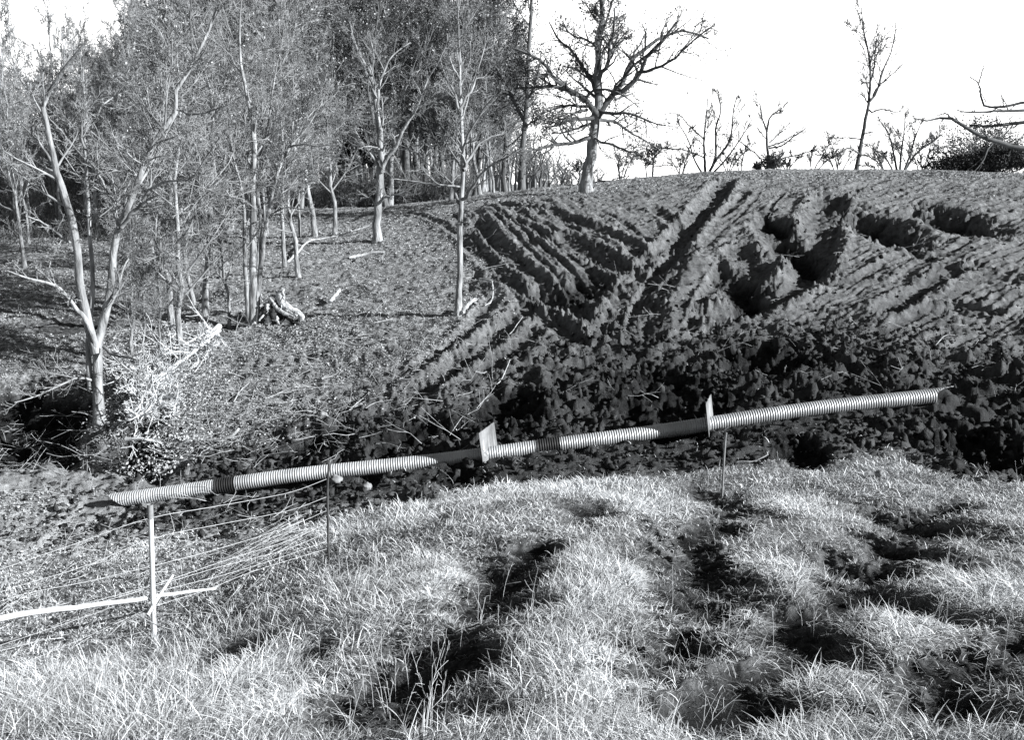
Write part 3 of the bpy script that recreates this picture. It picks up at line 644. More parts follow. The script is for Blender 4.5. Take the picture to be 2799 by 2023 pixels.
hero("skyline_shrub", "thin bare shrub on the skyline between the two small bare trees", "shrub", 48.0,
 [([(2026,476),(2028,440),(2038,410),(2046,380)],1.8,.7,0),([(2022,476),(2015,445),(2008,420)],1.6,.7,0)],
 [], (6, .2, .95, 30, .4, .05, .012), TS, M["bark_dark"], M["twig_dark"], seed=27)

for px_, hs, lab in ((2150, 60, "wispy shrub on the skyline just right of the tree with the leaf tuft"), (2290, 90, "spreading bare shrub on the skyline close against the leaning tree's foot"), (1860, 75, "bare shrub on the skyline between the leaf-capped tree and the many-stemmed tree"), (2520, 110, "bare shrub on the skyline between the fan-shaped tree and the dark bushes"), (1700, 70, "bare shrub on the skyline close by the great oak's trunk"), (1990, 85, "bare shrub on the skyline behind the many-stemmed tree's right flank")):
    q_ = np.random.default_rng(px_)
    hero("skyline_shrub", lab, "shrub", 49.0, [([(px_ + q_.uniform(-5, 5), 476), (px_ + dx * .4 + q_.uniform(-6, 6), 476 - hs * .5), (px_ + dx, 476 - hs * q_.uniform(.6, 1.0))], 1.8, .6, 0) for dx in (-hs * .7, -hs * .2, hs * .3, hs * .8)],
         [], (5, .2, .95, 34, .4, .05, .010), TS, M["bark_dark"], M["twig_dark"], seed=px_)
# leafy bushes and evergreens: cloud of leaf-sized faces on a few stems
def bush(name, label, cat, px, py, Y, wpx, hpx, n, leaf, wood, seed, size=.12, shape="dome", group=None, lumps=7):
    rng = np.random.default_rng(seed)
    b = at(px, py, Y); base = np.array([b[0], b[1], gz(b[0], b[1])])
    if py < 600: base[2] = min(base[2], b[2] + .2)
    W, H = wpx * Y / F, (hpx * Y / F) + max(0, b[2] - base[2])
    root = thing(name, label, cat, base, group)
    st = Wood()
    if shape == "pine":
        Pq = np.array([[0, 0, 0], [.05, .05, H * .5], [.0, .1, H]]); p, r = resample(Pq, [W * .06, W * .04, .03], 12)
        st.add(p[None], r[None], 8); st.build("trunk", wood, root)
        br, brR = branch(p[None], r[None], 60, .28, .99, 82, 8, .1, .35, 6, .06, -.01, .015, rng, abslen=W * .5)
        k = np.linspace(.35, 1, 60) ** 0.01
        cr = Wood(); cr.add(br, brR, 4)
        b2, r2 = branch(br, brR, 9, .2, 1, 45, 10, .35, .5, 4, .1, 0, .008, rng); cr.add(b2, r2, 3); cr.build("crown", wood, root)
        ctr = np.concatenate([b2[:, k] for k in (1, 2, 3)])
        V, q, t = leaf_quads(ctr, size, rng, max(1, n // len(ctr)), .22)
    else:
        a = rng.random(9) * 6.28; tips = np.stack([np.cos(a) * W * .35, np.sin(a) * W * .25, H * (.5 + .4 * rng.random(9))], -1)
        P3 = np.stack([np.zeros((9, 3)), tips * [.3, .3, .5], tips], 1); st.add(P3, np.tile([.06, .04, .02], (9, 1)), 5)
        q1, r1 = branch(P3, np.tile([.06, .04, .02], (9, 1)), 16, .15, 1, 45, 12, .5, .5, 5, .16, .03, .012, rng); st.add(q1, r1, 4)
        q2, r2 = branch(q1, r1, 6, .2, 1, 45, 12, .5, .6, 4, .16, .02, .008, rng); st.add(q2, r2, 3); st.build("stem", wood, root)
        u = rng.normal(size=(lumps, 3)); u = unit(u); u[:, 2] = np.abs(u[:, 2])
        c = u * np.array([W * .34, W * .25, H * .62]) * (.4 + .6 * rng.random((lumps, 1)) ** .5); c[:, 2] += H * (.12 if lumps < 20 else .30)
        k = rng.integers(0, lumps, n); v = unit(rng.normal(size=(n, 3))) * (rng.random((n, 1)) ** .5)
        pts = c[k] + v * np.array([W * .24, W * .2, H * .24]) * (.6 + .6 * rng.random(lumps))[k][:, None]
        pts = pts[(pts[:, 2] > .02) & (pts[:, 2] < H)]
        V, q, t = leaf_quads(pts, size, rng, 1, .02)
    mesh_obj("foliage", V, q, leaf, root, False, t)
    return root
bush("evergreen_bush", "low black-green evergreen bush under the crooked oak limbs on the skyline", "bush", 2690, 470, 47, 330, 92, 14000, M["leaf_dark"], M["bark_dark"], 41, .12, lumps=18)
bush("grey_bush", "large loose grey bush rising behind the low evergreen on the skyline", "bush", 2660, 470, 58, 330, 170, 6000, M["oak_leaf"], M["bark_dark"], 42, .12, lumps=22)
bush("evergreen_bush", "ragged low bush at the foot of the bare tree with the leaf tuft", "bush", 2112, 472, 48, 84, 58, 300, M["oak_leaf"], M["bark_dark"], 43, .12)
bush("evergreen_bush", "very small ragged bush beside the foot of the tuft-footed bare tree", "bush", 2070, 474, 48, 36, 28, 90, M["oak_leaf"], M["bark_dark"], 44, .12)
bush("pine_tree", "tall dark evergreen towering in the woods behind the forked tree", "tree", 1110, 520, 62, 190, 560, 16000, M["leaf_dark"], M["bark_dark"], 45, .30, "pine")
bush("pine_tree", "lower dark evergreen in the woods beside the tall one", "tree", 985, 525, 66, 130, 330, 8000, M["leaf_dark"], M["bark_dark"], 46, .30, "pine")
bush("cedar_bush", "dark rounded cedar among the trunks behind the clump of slender trunks", "bush", 590, 575, 50, 150, 270, 5000, M["leaf_dark"], M["bark_dark"], 47, .16, lumps=14)
bush("cedar_bush", "dark ragged cedar among the trunks behind the many-stemmed tree", "bush", 330, 580, 50, 160, 220, 4000, M["leaf_dark"], M["bark_dark"], 48, .16, lumps=14)

# ------------------------------------------------------------------ the woods
def model_tree(seed, H, r, lean, leafy, fork=.0, wood="bark", twig="twig"):
    rng = np.random.default_rng(seed)
    n = 12; z = np.linspace(0, H, n); d = np.cumsum(rng.normal(size=(n, 2)) * H * .012, 0) + np.outer(np.linspace(0, 1, n) ** 1.3, lean)
    P0 = np.column_stack([d - d[0], z]); R0 = r * (1 - .88 * np.linspace(0, 1, n)); R0[0] *= 1.35
    P0[0, 2] = -.3
    tr = Wood(); tr.add(P0[None], R0[None], 8)
    cr = Wood(); tips = []
    Q, QR = branch(P0[None], R0[None], 26, .20, .97, 45, 12, .31, .5, 7, .1, .07, .02, rng)
    cr.add(Q, QR, 5)
    twigs(cr, Q, QR, rng, [(8, .2, 1, 42, .45, 5, 3, .14, .04, .014), (6, .2, 1, 42, .5, 4, 3, .16, .03, .011), (4, .3, 1, 40, .65, 3, 3, .16, .02, .009)], tips)
    t = tr.build("trunk", M[wood]); c = cr.build("crown", M[twig])
    l = None
    if leafy:
        pts = np.concatenate(tips); pts = pts[rng.random(len(pts)) < leafy]
        V, q, tn = leaf_quads(pts, .11, rng, 1, .14); l = mesh_obj("leaves", V, q, M["leaf"], None, False, tn)
    return [o for o in (t, c, l) if o]
proto = [model_tree(100 + k, 12, .13 + .02 * (k % 3), (RNG.normal() * .5, RNG.normal() * .5), [.07, .14, .04, .10, .0, .10][k], wood=["bark", "bark", "bark_dark", "bark", "bark", "bark_dark"][k], twig=["twig", "twig", "twig", "twig", "twig", "twig_dark"][k]) for k in range(6)]
_used = [False] * 6
def plant(k, xy, scale, rot, name, label, group=None, wide=1.0):
    root = thing(name, label, "tree", (xy[0], xy[1], gz(*xy)), group, rot); root.scale = (scale * wide, scale * wide, scale)
    for o in proto[k]:
        if _used[k]:
            o = o.copy(); COL.objects.link(o)
        o.parent = root
    _used[k] = True
    return root
# trunks one can tell apart, nearer than the mass of the woods: photograph px of the foot, distance, height factor
FRONT = [
 (860,619,38.5,.85,0,"tree with a dark shaded flank standing behind the forked tree's shadow"),
 (815,707,31,.55,1,"thin leaning tree beside the fallen limb on the leaf litter"),
 (913,618,38.5,.6,4,"whip-thin pale sapling between the dark-flanked tree and the forked tree"),
 (472,868,26,.62,1,"slim trunk behind the tip of the bright fallen branches"),
 (498,922,23.5,.62,4,"slim pale trunk rising out of the brush heap"),
 (559,844,27,.72,0,"thicker trunk beside the dark hollow left of the clump of trunks"),
 (623,840,26.5,.45,4,"thin bent sapling just left of the clump of slender trunks"),
 (442,920,23.6,.45,4,"thin dark sapling leaning beside the brush heap"),
 (360,945,22.8,.40,4,"pale pole-like sapling behind the many-stemmed tree"),
 (392,930,23.2,.33,4,"wiry sapling between the pale pole-like sapling and the brush heap"),
 (530,800,29,.6,3,"slender tree behind the thicker trunk by the dark hollow"),
 (382,680,35,.5,2,"short dark trunk on the far side of the leaf litter behind the many-stemmed tree"),
 (1136,519,56,.95,2,"dark trunk in the woods left of the slender straight tree"),
 (1167,519,55,1.0,2,"thick dark trunk in the woods nearest the slender straight tree"),
 (1222,517,54,.95,5,"dark trunk in the woods showing behind the slender straight tree"),
 (1295,512,56,1.0,5,"dark trunk in the woods right of the slender straight tree"),
 (1383,503,56,.9,5,"dark trunk in the woods left of the broad dark trunk"),
]
for px, py, Y, s, k, lab in FRONT:
    q = at(px, py, Y); plant(k, q[:2], s, RNG.random() * 6.28, "sapling" if s < .5 else "bare_tree", lab, wide=1.0 if s > .5 else .8)
cnt = 0
rw = np.random.default_rng(55)
spots = []
for j in range(30):
    px = rw.uniform(60, 840); Y = rw.uniform(31, 46); x = (px - CX) / F * Y * 1.02
    plant(4 if j % 3 else 1, (x, Y), rw.uniform(.5, .85), rw.random() * 6.28, "sapling", "one of the slim poles crowding between the near stems and the deep woods", "slim poles at the edge of the woods", wide=.6)
tries = 0
while cnt < 130 and tries < 6000:
    tries += 1
    Y = 42 + 55 * rw.random() ** 1.1; px = rw.uniform(-250, 1400)
    if px > 1330 and Y < 60: continue
    if px < 330 and rw.random() < .4: continue
    x = (px - CX) / F * Y * 1.02
    if any((x - a) ** 2 + (Y - b) ** 2 < 2.0 for a, b in spots): continue
    if px > 700 and Y < 50: continue
    h = .60 if px < 300 else .60 + .52 * min(1, (px - 300) / 300)
    if px > 1350: h *= .6
    spots.append((x, Y))
    k = int(rw.choice([0, 1, 2, 3, 4, 5], p=[.22, .25, .12, .23, .06, .12]))
    plant(k, (x, Y), h * (Y / 60) ** .6 * rw.uniform(.8, 1.15), rw.random() * 6.28, "bare_tree", "slender bare tree among the close-set trees of the woods behind the clearing", "bare trees of the woods")
    cnt += 1
# the far side of the woods, where nothing can be told apart
def far_woods():
    rng = np.random.default_rng(66); n = 1000
    x = 14 - 109 * rng.random(n) ** .85; y = rng.uniform(92, 125, n)
    H = np.where(x < -45, 6, 13) * rng.uniform(.6, 1.1, n) * np.clip((14 - x) / 24, .16, 1)
    z0 = base_z(x, y)
    P0 = np.stack([np.column_stack([x + rng.normal(size=n) * .1 * k, y, z0 + H * k / 5]) for k in range(6)], 1)
    R0 = np.outer(.10 + .08 * rng.random(n), np.linspace(1, .2, 6))
    W_ = Wood(); W_.add(P0, R0, 4)
    Q, QR = branch(P0, R0, 9, .2, 1, 45, 12, .3, .5, 4, .12, .06, .03, rng); W_.add(Q, QR, 3)
    Q2, QR2 = branch(Q, QR, 5, .2, 1, 45, 12, .5, .6, 3, .15, .04, .02, rng); W_.add(Q2, QR2, 3)
    o = W_.build("distant_woods", M["far_twig"]); tag(o, "grey mass of far bare woods closing the view", "woods", kind="stuff")
far_woods()
def undergrowth():
    """brushwood between the trunks: nobody could count its shoots"""
    rng = np.random.default_rng(67); W_ = Wood()
    n = 4000; px = rng.uniform(-150, 1290, n); Y = 38 + 45 * rng.random(n)
    Y = np.where(px > 650, np.maximum(Y, 54), Y)
    x = (px - CX) / F * Y * 1.02
    z = land(x, Y)
    L = rng.uniform(.6, 2.4, n) * np.clip(.4 + (Y - 38) / 30, .4, 1)
    d = unit(np.column_stack([rng.normal(size=n) * .35, rng.normal(size=n) * .35, np.ones(n)]))
    P0 = np.stack([np.column_stack([x, Y, z - .05]) + d * (L * k / 4)[:, None] + rng.normal(size=(n, 3)) * .03 * k for k in range(5)], 1)
    R0 = np.outer(.012 + .012 * rng.random(n), np.linspace(1, .4, 5)); W_.add(P0, R0, 3)
    Q, QR = branch(P0, R0, 7, .2, 1, 42, 12, .5, .7, 4, .15, .03, .009, rng); W_.add(Q, QR, 3)
    tag(W_.build("undergrowth", M["far_twig"]), "thin bare brushwood standing between the trunks of the woods", "undergrowth", kind="stuff")
undergrowth()

# ------------------------------------------------------------------ corrugated pipe with collars and bands
axis = unit(PB - PA); PL = float(np.linalg.norm(PB - PA))
PR = .136
side = unit(np.cross(axis, [0, 0, 1.0])); upv = np.cross(side, axis)      # side points to the camera (-Y)
def pipe_piece(name, s0, s1, r, m, parent, cut0=0, cut1=0, phi=-15, tongue=False, pitch=.045, amp=.006, thick=.006):
    """s0..s1 along the axis; cut: how much the near side is shorter at that end"""
    th = np.linspace(0, 2 * math.pi, 29)[:-1]
    toward = (np.cos(th - math.radians(phi)) + 1) / 2      # 1 on the camera side, a little below
    if tongue: toward = 1 - np.exp(-((np.degrees(th) - 116) / 50) ** 2)
    n = max(8, int((s1 - s0) / pitch * 6))
    t = np.linspace(0, 1, n)
    a = s0 + cut0 * toward; b = s1 - cut1 * toward
    S = np.clip(np.broadcast_to((s0 + (s1 - s0) * t)[:, None], (n, len(th))), a[None], b[None])
    rad = r + amp * np.sin(S * 2 * math.pi / pitch)
    sag = (.030 * np.sin(S / PL * 9.4) - .012 * np.sin(S / PL * 21.))[..., None] * upv
    def ringv(rad): return PA + sag + S[..., None] * axis + rad[..., None] * (np.cos(th)[None, :, None] * side + np.sin(th)[None, :, None] * upv)
    Vo = ringv(rad).reshape(-1, 3); Vi = ringv(rad - thick).reshape(-1, 3)
    k = len(th); i = np.arange(n * k).reshape(n, k); j = np.roll(i, -1, 1)
    q = np.stack([i[:-1], j[:-1], j[1:], i[1:]], -1).reshape(-1, 4); N = n * k
    e0 = np.stack([i[0], i[0] + N, j[0] + N, j[0]], -1); e1 = np.stack([i[-1], j[-1], j[-1] + N, i[-1] + N], -1)
    return mesh_obj(name, np.vstack([Vo, Vi]) - PA, np.vstack([q[:, ::-1], q + N, e0, e1]), m, parent)
pipe = thing("corrugated_pipe", "long ribbed metal pipe with two square collars lying across the muddy gully", "pipe", PA)
def s_at(px): return PL * (px - 318) / (2612 - 318)
def s_exact(px):
    lo, hi = 0.0, PL
    for _ in range(40):
        mid_ = (lo + hi) / 2; p = PA + axis * mid_; f = p[1] * cp - (p[2] - CZ) * sp
        if CX + F * p[0] / f < px: lo = mid_
        else: hi = mid_
    return lo
b0, b1, b2, b3 = s_exact(593), s_exact(647), s_exact(1470), s_exact(1531)
pipe_piece("pipe_section", 0, (b0 + b1) / 2 - .01, PR, M["galv"], pipe, cut0=.38, phi=-100)
pipe_piece("pipe_section", (b0 + b1) / 2 + .01, (b2 + b3) / 2 - .01, PR, M["galv"], pipe)
pipe_piece("pipe_section", (b2 + b3) / 2 + .01, PL, PR, M["galv"], pipe, cut1=.40, tongue=True)
for a, b in ((b0, b1), (b2, b3)): pipe_piece("coupling_band", a, b, PR + .012, M["band"], pipe)
def collar(px, yaw, tilt, w=.84, h=.86, dz=.05):
    c = PA + axis * s_exact(px)
    # plate across the axis, turned a little about the vertical
    nrm = Vector(axis); nrm.rotate(Vector((0, 0, 1)).to_track_quat('Z', 'Y').__class__((0, 0, 1), math.radians(yaw)))
    nrm = np.array(nrm); u = unit(np.cross(nrm, [0, 0, 1.0])); v = np.cross(u, nrm); v = unit(v + u * tilt)
    V = []; Fq = []
    xs = np.linspace(-w / 2, w / 2, 61)
    prof = -.016 * (np.abs(((xs + w / 2) / w * 3) % 1 - .5) < .07)      # pressed ribs
    for sgn in (-1, 1):
        for x_, pz in zip(xs, prof):
            for y_ in (-h / 2 + dz, h / 2 + dz): V.append(c + u * x_ + v * y_ + nrm * (sgn * .005 + pz))
    n = len(xs)
    for k in range(n - 1):
        a = 2 * k; Fq.append([a, a + 1, a + 3, a + 2]); a += 2 * n; Fq.append([a, a + 2, a + 3, a + 1])
        Fq.append([2 * k, 2 * k + 2, 2 * k + 2 + 2 * n, 2 * k + 2 * n]); Fq.append([2 * k + 1, 2 * k + 1 + 2 * n, 2 * k + 3 + 2 * n, 2 * k + 3])
    Fq += [[0, 2 * n, 2 * n + 1, 1], [2 * n - 2, 2 * n - 1, 4 * n - 1, 4 * n - 2]]
    return mesh_obj("collar", np.array(V) - PA, np.array(Fq), M["plate"], pipe, False)
collar(1339, -18, .0); collar(1943, -18, .0)

# ------------------------------------------------------------------ fence
def post(name, label, top, bot, Y, r, m, seg=None, cat="fence post", group=None):
    pts = [top] + (seg or []) + [bot]; w3 = np.array([at(a, b, Y) for a, b in pts])[::-1].copy()
    w3[0, 2] = min(w3[0, 2], gz(w3[0, 0], w3[0, 1])) - .15
    base = w3[0].copy(); base[2] += .15
    root = thing(name, label, cat, base, group)
    p, rr = resample(w3, [r] * len(w3), 10); wd = Wood(); wd.add(p[None], rr[None], 8); wd.build("shaft", m, root, base)
    # closed top
    e = p[-1]; cap = Wood(); cap.add(np.array([[e - [0, 0, .002], e + [0, 0, .006]]]), np.array([[r * 1.08, .001]]), 8); cap.build("post_cap", m, root, base)
    return root, base
r1, b1_ = post("fence_post", "white pipe fence post with a leaning brace among the slack wires", (411, 1384), (419, 1738), 8.6, .026, M["white"])
wd = Wood(); q = np.array([at(410, 1379, 8.6), at(411.5, 1418, 8.6)]); wd.add(q[None], np.array([[.031, .031]]), 8)
o = wd.build("sleeve", M["grey_post"], r1, b1_)
wd = Wood(); q = np.array([at(403, 1684, 8.45), at(424, 1648, 8.62), at(472, 1574, 8.9)]); p, rr = resample(q, [.018, .017, .015], 6); wd.add(p[None], rr[None], 7)
wd.build("brace", M["white"], r1, b1_)
post("fence_post", "thin dark iron fence post, slightly bent, that the slack wires run to", (899, 1268), (898, 1534), 10.0, .014, M["iron"], [(895, 1334), (896, 1400), (897, 1467)])
post("fence_post", "thin grey stake at the top edge of the dry grass below the pipe collar", (1985, 1183), (1973, 1362), 13.2, .017, M["grey_post"], [(1981, 1220)])
def lay(name, label, cat, pts, Ys, r0, r1_, m, side_twigs=0, seed=1, group=None, lift=None, n=14, sides=7):
    """a stick or rail lying where the photograph shows it; Ys None = on the ground"""
    rng = np.random.default_rng(seed)
    if Ys is None:
        p = np.array([[px / K, py / K] for px, py in pts]); xy = hit(p[:, 0], p[:, 1]); z = land(xy[:, 0], xy[:, 1])
        w3 = np.column_stack([xy, z + max(r0, r1_) * .8]); 
        if lift is not None: w3[:, 2] += np.asarray(lift)
    else: w3 = np.array([at(a, b, y) for (a, b), y in zip(pts, Ys)])
    p, rr = resample(w3, np.linspace(r0, r1_, len(w3)), n)
    p[1:-1] += rng.normal(size=(n - 2, 3)) * r0 * .25
    if Ys is None: p[:, 2] = np.maximum(p[:, 2], land(p[:, 0], p[:, 1]) + rr * .3)
    base = w3[0].copy()
    wd = Wood(); wd.add(p[None], rr[None], sides)
    # cut ends
    for e, d, r in ((p[0], p[0] - p[1], rr[0]), (p[-1], p[-1] - p[-2], rr[-1])):
        d = unit(d); wd.add(np.array([[e, e + d * r * .25]]), np.array([[r, .0005]]), sides)
    if side_twigs:
        Q, QR = branch(p[None], rr[None], side_twigs, .25, 1, 38, 14, .35, .5, 6, .12, .03, .005, rng); wd.add(Q, QR, 4)
        Q2, QR2 = branch(Q, QR, 3, .3, 1, 38, 12, .5, .6, 4, .14, .02, .004, rng); wd.add(Q2, QR2, 3)
    o = wd.build(name, m, None, base); o.location = base
    return tag(o, label, cat, group)
lay("fallen_rail", "long whitish rail lying across the slack wires at the foot of the white post", "rail", [(-80, 1706), (100, 1672), (250, 1655), (420, 1634), (500, 1622), (588, 1610)], [7.2, 7.75, 8.2, 8.66, 9.0, 9.4], .030, .014, M["white"], seed=3)
WIRES = [
 ([(-60,1577),(60,1537),(220,1482),(406,1418),(600,1383),(790,1347),(895,1309)], "topmost of the slack fence wires strung to the dark iron post"),
 ([(-60,1640),(60,1600),(240,1545),(420,1472),(600,1434),(790,1396),(895,1358)], "second wire down of the slack wires strung to the dark iron post"),
 ([(-60,1666),(60,1626),(240,1590),(420,1547),(600,1500),(790,1440),(896,1395)], "third wire down of the slack wires strung to the dark iron post"),
 ([(-60,1730),(60,1690),(240,1648),(420,1600),(624,1530),(790,1478),(896,1430)], "fourth wire down of the slack wires strung to the dark iron post"),
 ([(-60,1740),(60,1700),(300,1640),(580,1556),(700,1525),(790,1500),(897,1455)], "fifth wire down of the slack wires strung to the dark iron post"),
 ([(-60,1785),(60,1745),(224,1690),(420,1622),(620,1570),(780,1520),(898,1478)], "slack fence wire second from the grass on the dark iron post"),
 ([(-60,1855),(60,1815),(240,1740),(420,1660),(560,1615),(700,1560),(898,1500)], "lowest sagging fence wire, touching the grass before the dark iron post"),
]
for k, (pts, lab) in enumerate(WIRES):
    Ys = [8.6 + (a - 415) * (1.4 / 480) if a > 415 else 8.6 + (a - 415) * (.6 / 330) for a, b in pts]
    lay("fence_wire", lab, "wire", pts, Ys, .0026, .0026, M["wire"], seed=30 + k, group="slack fence wires", n=40, sides=5)

# ------------------------------------------------------------------ uprooted stump
def ico(sub=2):
    import bmesh
    bm = bmesh.new(); bmesh.ops.create_icosphere(bm, subdivisions=sub, radius=1.0)
    V = np.array([v.co for v in bm.verts]); Fq = np.array([[v.index for v in f.verts] for f in bm.faces]); bm.free(); return V, Fq
IV, IF = ico(1); IV3, IF3 = ico(3)
def stump():
    Y = 26.0
    base = ground_at(770 / K, 880 / K)
    root = thing("uprooted_stump", "bleached uprooted stump with curling thick roots beside the clump of trunks", "stump", base)
    g = lambda pts, dY: np.array([at(600 + a / 7.56, 750 + b / 7.56, base[1] + dY * k) for k, (a, b) in enumerate(pts)])
    Rr = lambda z: z / 7.56 * base[1] / F
    parts = [
     ([(1320,300),(1260,400),(1280,560),(1400,680),(1550,770),(1690,840),(1690,1010)], (40,70,95,85,75,70,60), .0),
     ([(1230,340),(1200,430),(1210,560),(1230,640)], (25,40,50,45), .03),
     ([(1030,490),(1110,560),(1170,680),(1290,770),(1420,830),(1560,880)], (35,45,50,48,45,35), -.03),
     ([(1060,500),(1040,620),(980,720),(900,760),(800,830)], (30,45,40,30,15), .02),
     ([(1000,620),(1010,720),(1060,860),(1020,1000)], (60,80,100,110), .0),
     ([(840,660),(900,620),(990,600),(1080,640)], (20,25,30,40), .05),
     ([(1250,640),(1350,720),(1480,800),(1600,860)], (18,20,22,25), -.06),
     ([(960,500),(1020,440),(1110,430),(1180,520)], (15,25,30,35), .06),
     ([(1280,600),(1230,480),(1190,380),(1150,330)], (50,40,25,12), .05),
     ([(1290,560),(1330,450),(1300,350),(1330,290)], (45,30,20,10), -.04),
     ([(1050,760),(950,800),(880,880),(820,960)], (50,40,28,15), -.06),
     ([(1100,800),(1180,900),(1200,980),(1230,1020)], (60,45,30,15), -.08),
     ([(1000,560),(920,520),(860,450),(850,400)], (35,28,18,10), .05),
    ]
    for k, (pts, rad, dY) in enumerate(parts):
        p, r = resample(g(pts, dY), [Rr(v) * .92 for v in rad], 16)
        rng = np.random.default_rng(k); r = r * (1 + .05 * rng.normal(size=16)); p += rng.normal(size=(16, 3)) * .010
        wd = Wood(); wd.add(p[None], r[None], 10)
        wd.add(np.array([[p[0], p[0] + (p[0] - p[1]) * .25]]), np.array([[r[0], .002]]), 10); wd.add(np.array([[p[-1], p[-1] + (p[-1] - p[-2]) * .25]]), np.array([[r[-1], .002]]), 10)
        if k in (0, 3, 4):
            Q, QR = branch(p[None], r[None], 7, 0, .6, 60, 15, .3, .2, 5, .25, 0, .008, rng); wd.add(Q, QR, 5)
        if k == 4:
            rs_ = np.random.default_rng(77); Vs = IV3 * (1 + .35 * perlin(IV3[:, 0] * 2 + 3, IV3[:, 1] * 2 + IV3[:, 2])[:, None]) * [.36, .3, .34]
            mesh_obj("root_plate", Vs + (g([(1080, 800)], 0)[0] - base) + [0, .15, -.05], IF3, M["clod"], root)
        wd.build("bole" if k == 4 else "root", M["root_wood"], root, base)
stump()
# ------------------------------------------------------------------ brush heap: each bough a part
def brush_heap():
    base = ground_at(355, 800)
    root = thing("brush_heap", "bright heap of cut boughs and dead leaves beside the many-stemmed tree", "brush heap", base)
    rng = np.random.default_rng(81)
    Z = lambda a, b: (90 + a / 4.098, 850 + b / 4.098)
    boughs = [([(2085,170),(1960,290),(1890,370),(1760,480),(1650,560),(1540,660),(1500,740),(1530,850)], .055),([(2085,215),(1980,290),(1850,360),(1720,420),(1600,470),(1450,500)], .045),([(2000,200),(1900,260),(1750,350),(1600,420),(1500,470)], .03),
     ([(1410,550),(1450,620),(1490,720),(1520,800)], .035),([(1420,560),(1380,650),(1340,720)], .03),([(1400,960),(1500,960),(1620,970),(1690,1050)], .035),([(1300,870),(1230,960),(1200,1060),(1110,1150)], .03),([(1400,960),(1340,1040),(1290,1110),(1180,1180)], .03),
     ([(1650,200),(1560,290),(1500,350)], .025),([(1500,180),(1580,160),(1640,180),(1650,270)], .022),([(1040,1440),(1180,1430),(1300,1450),(1420,1470)], .03),([(1090,550),(1000,700),(900,800)], .025),([(1250,800),(1180,850),(1100,920)], .03),([(1550,640),(1480,700),(1350,760),(1250,800)], .04),([(1930,370),(2000,390),(2085,375)], .02)]
    for k in range(16):
        a0 = np.array([rng.uniform(1050, 1650), rng.uniform(480, 1150)]); th = rng.normal(2.35, .5); L = rng.uniform(200, 420)
        boughs.append(([tuple(a0), tuple(a0 + np.array([math.cos(th), math.sin(th) * .8]) * L * .5 + rng.normal(size=2) * 15), tuple(a0 + np.array([math.cos(th), math.sin(th) * .8]) * L)], rng.uniform(.018, .032)))
    for k, (pts, r) in enumerate(boughs):
        pp = np.array([Z(*q) for q in pts]) / K; xy = hit(pp[:, 0], pp[:, 1])
        # bring the heap together: same distance as its foot, so that it stands up from the ground
        Yb = xy[:, 1] - .9 - .6 * rng.random() * np.sin(np.linspace(0, math.pi, len(xy)))
        w3 = np.array([at(a * K, b * K, y) for (a, b), y in zip(pp, Yb)])
        w3[:, 2] = np.maximum(w3[:, 2], land(w3[:, 0], w3[:, 1]) + .05)
        p, rr = resample(w3, np.linspace(r, r * .4, len(w3)) * 1.6, 12)
        wd = Wood(); wd.add(p[None], rr[None], 6)
        Q, QR = branch(p[None], rr[None], 16, .05, 1, 42, 16, .36, .5, 6, .16, .10, .011, rng); wd.add(Q, QR, 4)
        Q2, QR2 = branch(Q, QR, 5, .2, 1, 40, 14, .5, .6, 4, .2, .05, .008, rng); wd.add(Q2, QR2, 3)
        wd.build("bough", M["cut_wood"], root, base)
    # the dead leaves of the heap
    cx = [(350, 770), (385, 780), (300, 820), (265, 840), (270, 890), (255, 930), (345, 800), (365, 840), (335, 1000), (290, 990), (420, 790), (450, 800), (400, 850), (430, 900), (390, 920), (470, 860), (360, 960), (330, 880), (420, 980), (300, 850), (390, 1010), (340, 1030)]
    pts = []
    for a, b in cx:
        h = hit(a, b + 12)[0]; c = np.array([h[0], h[1], gz(*h) + .3])
        v = unit(rng.normal(size=(200, 3))) * (rng.random((200, 1)) ** .5) * [.75, .6, .35 + .25 * rng.random()]; pts.append(c + v)
    pts = np.concatenate(pts); pts = pts[pts[:, 2] > land(pts[:, 0], pts[:, 1])]
    V, q, t = leaf_quads(pts, .062, rng, 1, .03); mesh_obj("leaves", V - base, q, M["litter"], root, False, .6 + .4 * t)
brush_heap()
# ------------------------------------------------------------------ fallen limbs, sticks, stones
lay("fallen_limb", "barkless limb lying on the leaf litter below the thin leaning tree", "branch", [(785,719),(812,702),(845,679),(900,670),(951,662),(1010,650)], None, .05, .02, M["pale_wood"], 5, 2, lift=[0, .1, .25, .25, .3, .4])
lay("fallen_limb", "short pale barkless log lying flat below the forked tree", "log", [(955,704),(1000,695),(1050,690)], None, .06, .05, M["pale_wood"], 0, 3)
lay("fallen_limb", "long grey log with a dark underside lying in front of the brush heap", "log", [(343,1196),(380,1202),(442,1209),(520,1212),(620,1217),(654,1200)], None, .055, .035, M["bark"], 4, 4, lift=[.05, .1, .12, .12, .1, .2])
lay("fallen_limb", "broken whitish chunk of wood beside the slender straight tree's shadow", "log", [(902,830),(915,822),(930,815)], None, .06, .05, M["pale_wood"], 0, 5, lift=[.05, .15, .25])
lay("fallen_limb", "splintered pale log leaning at the foot of the slender straight tree", "log", [(1262,868),(1280,860),(1302,846)], None, .06, .05, M["pale_wood"], 3, 6, lift=[.05, .15, .25])
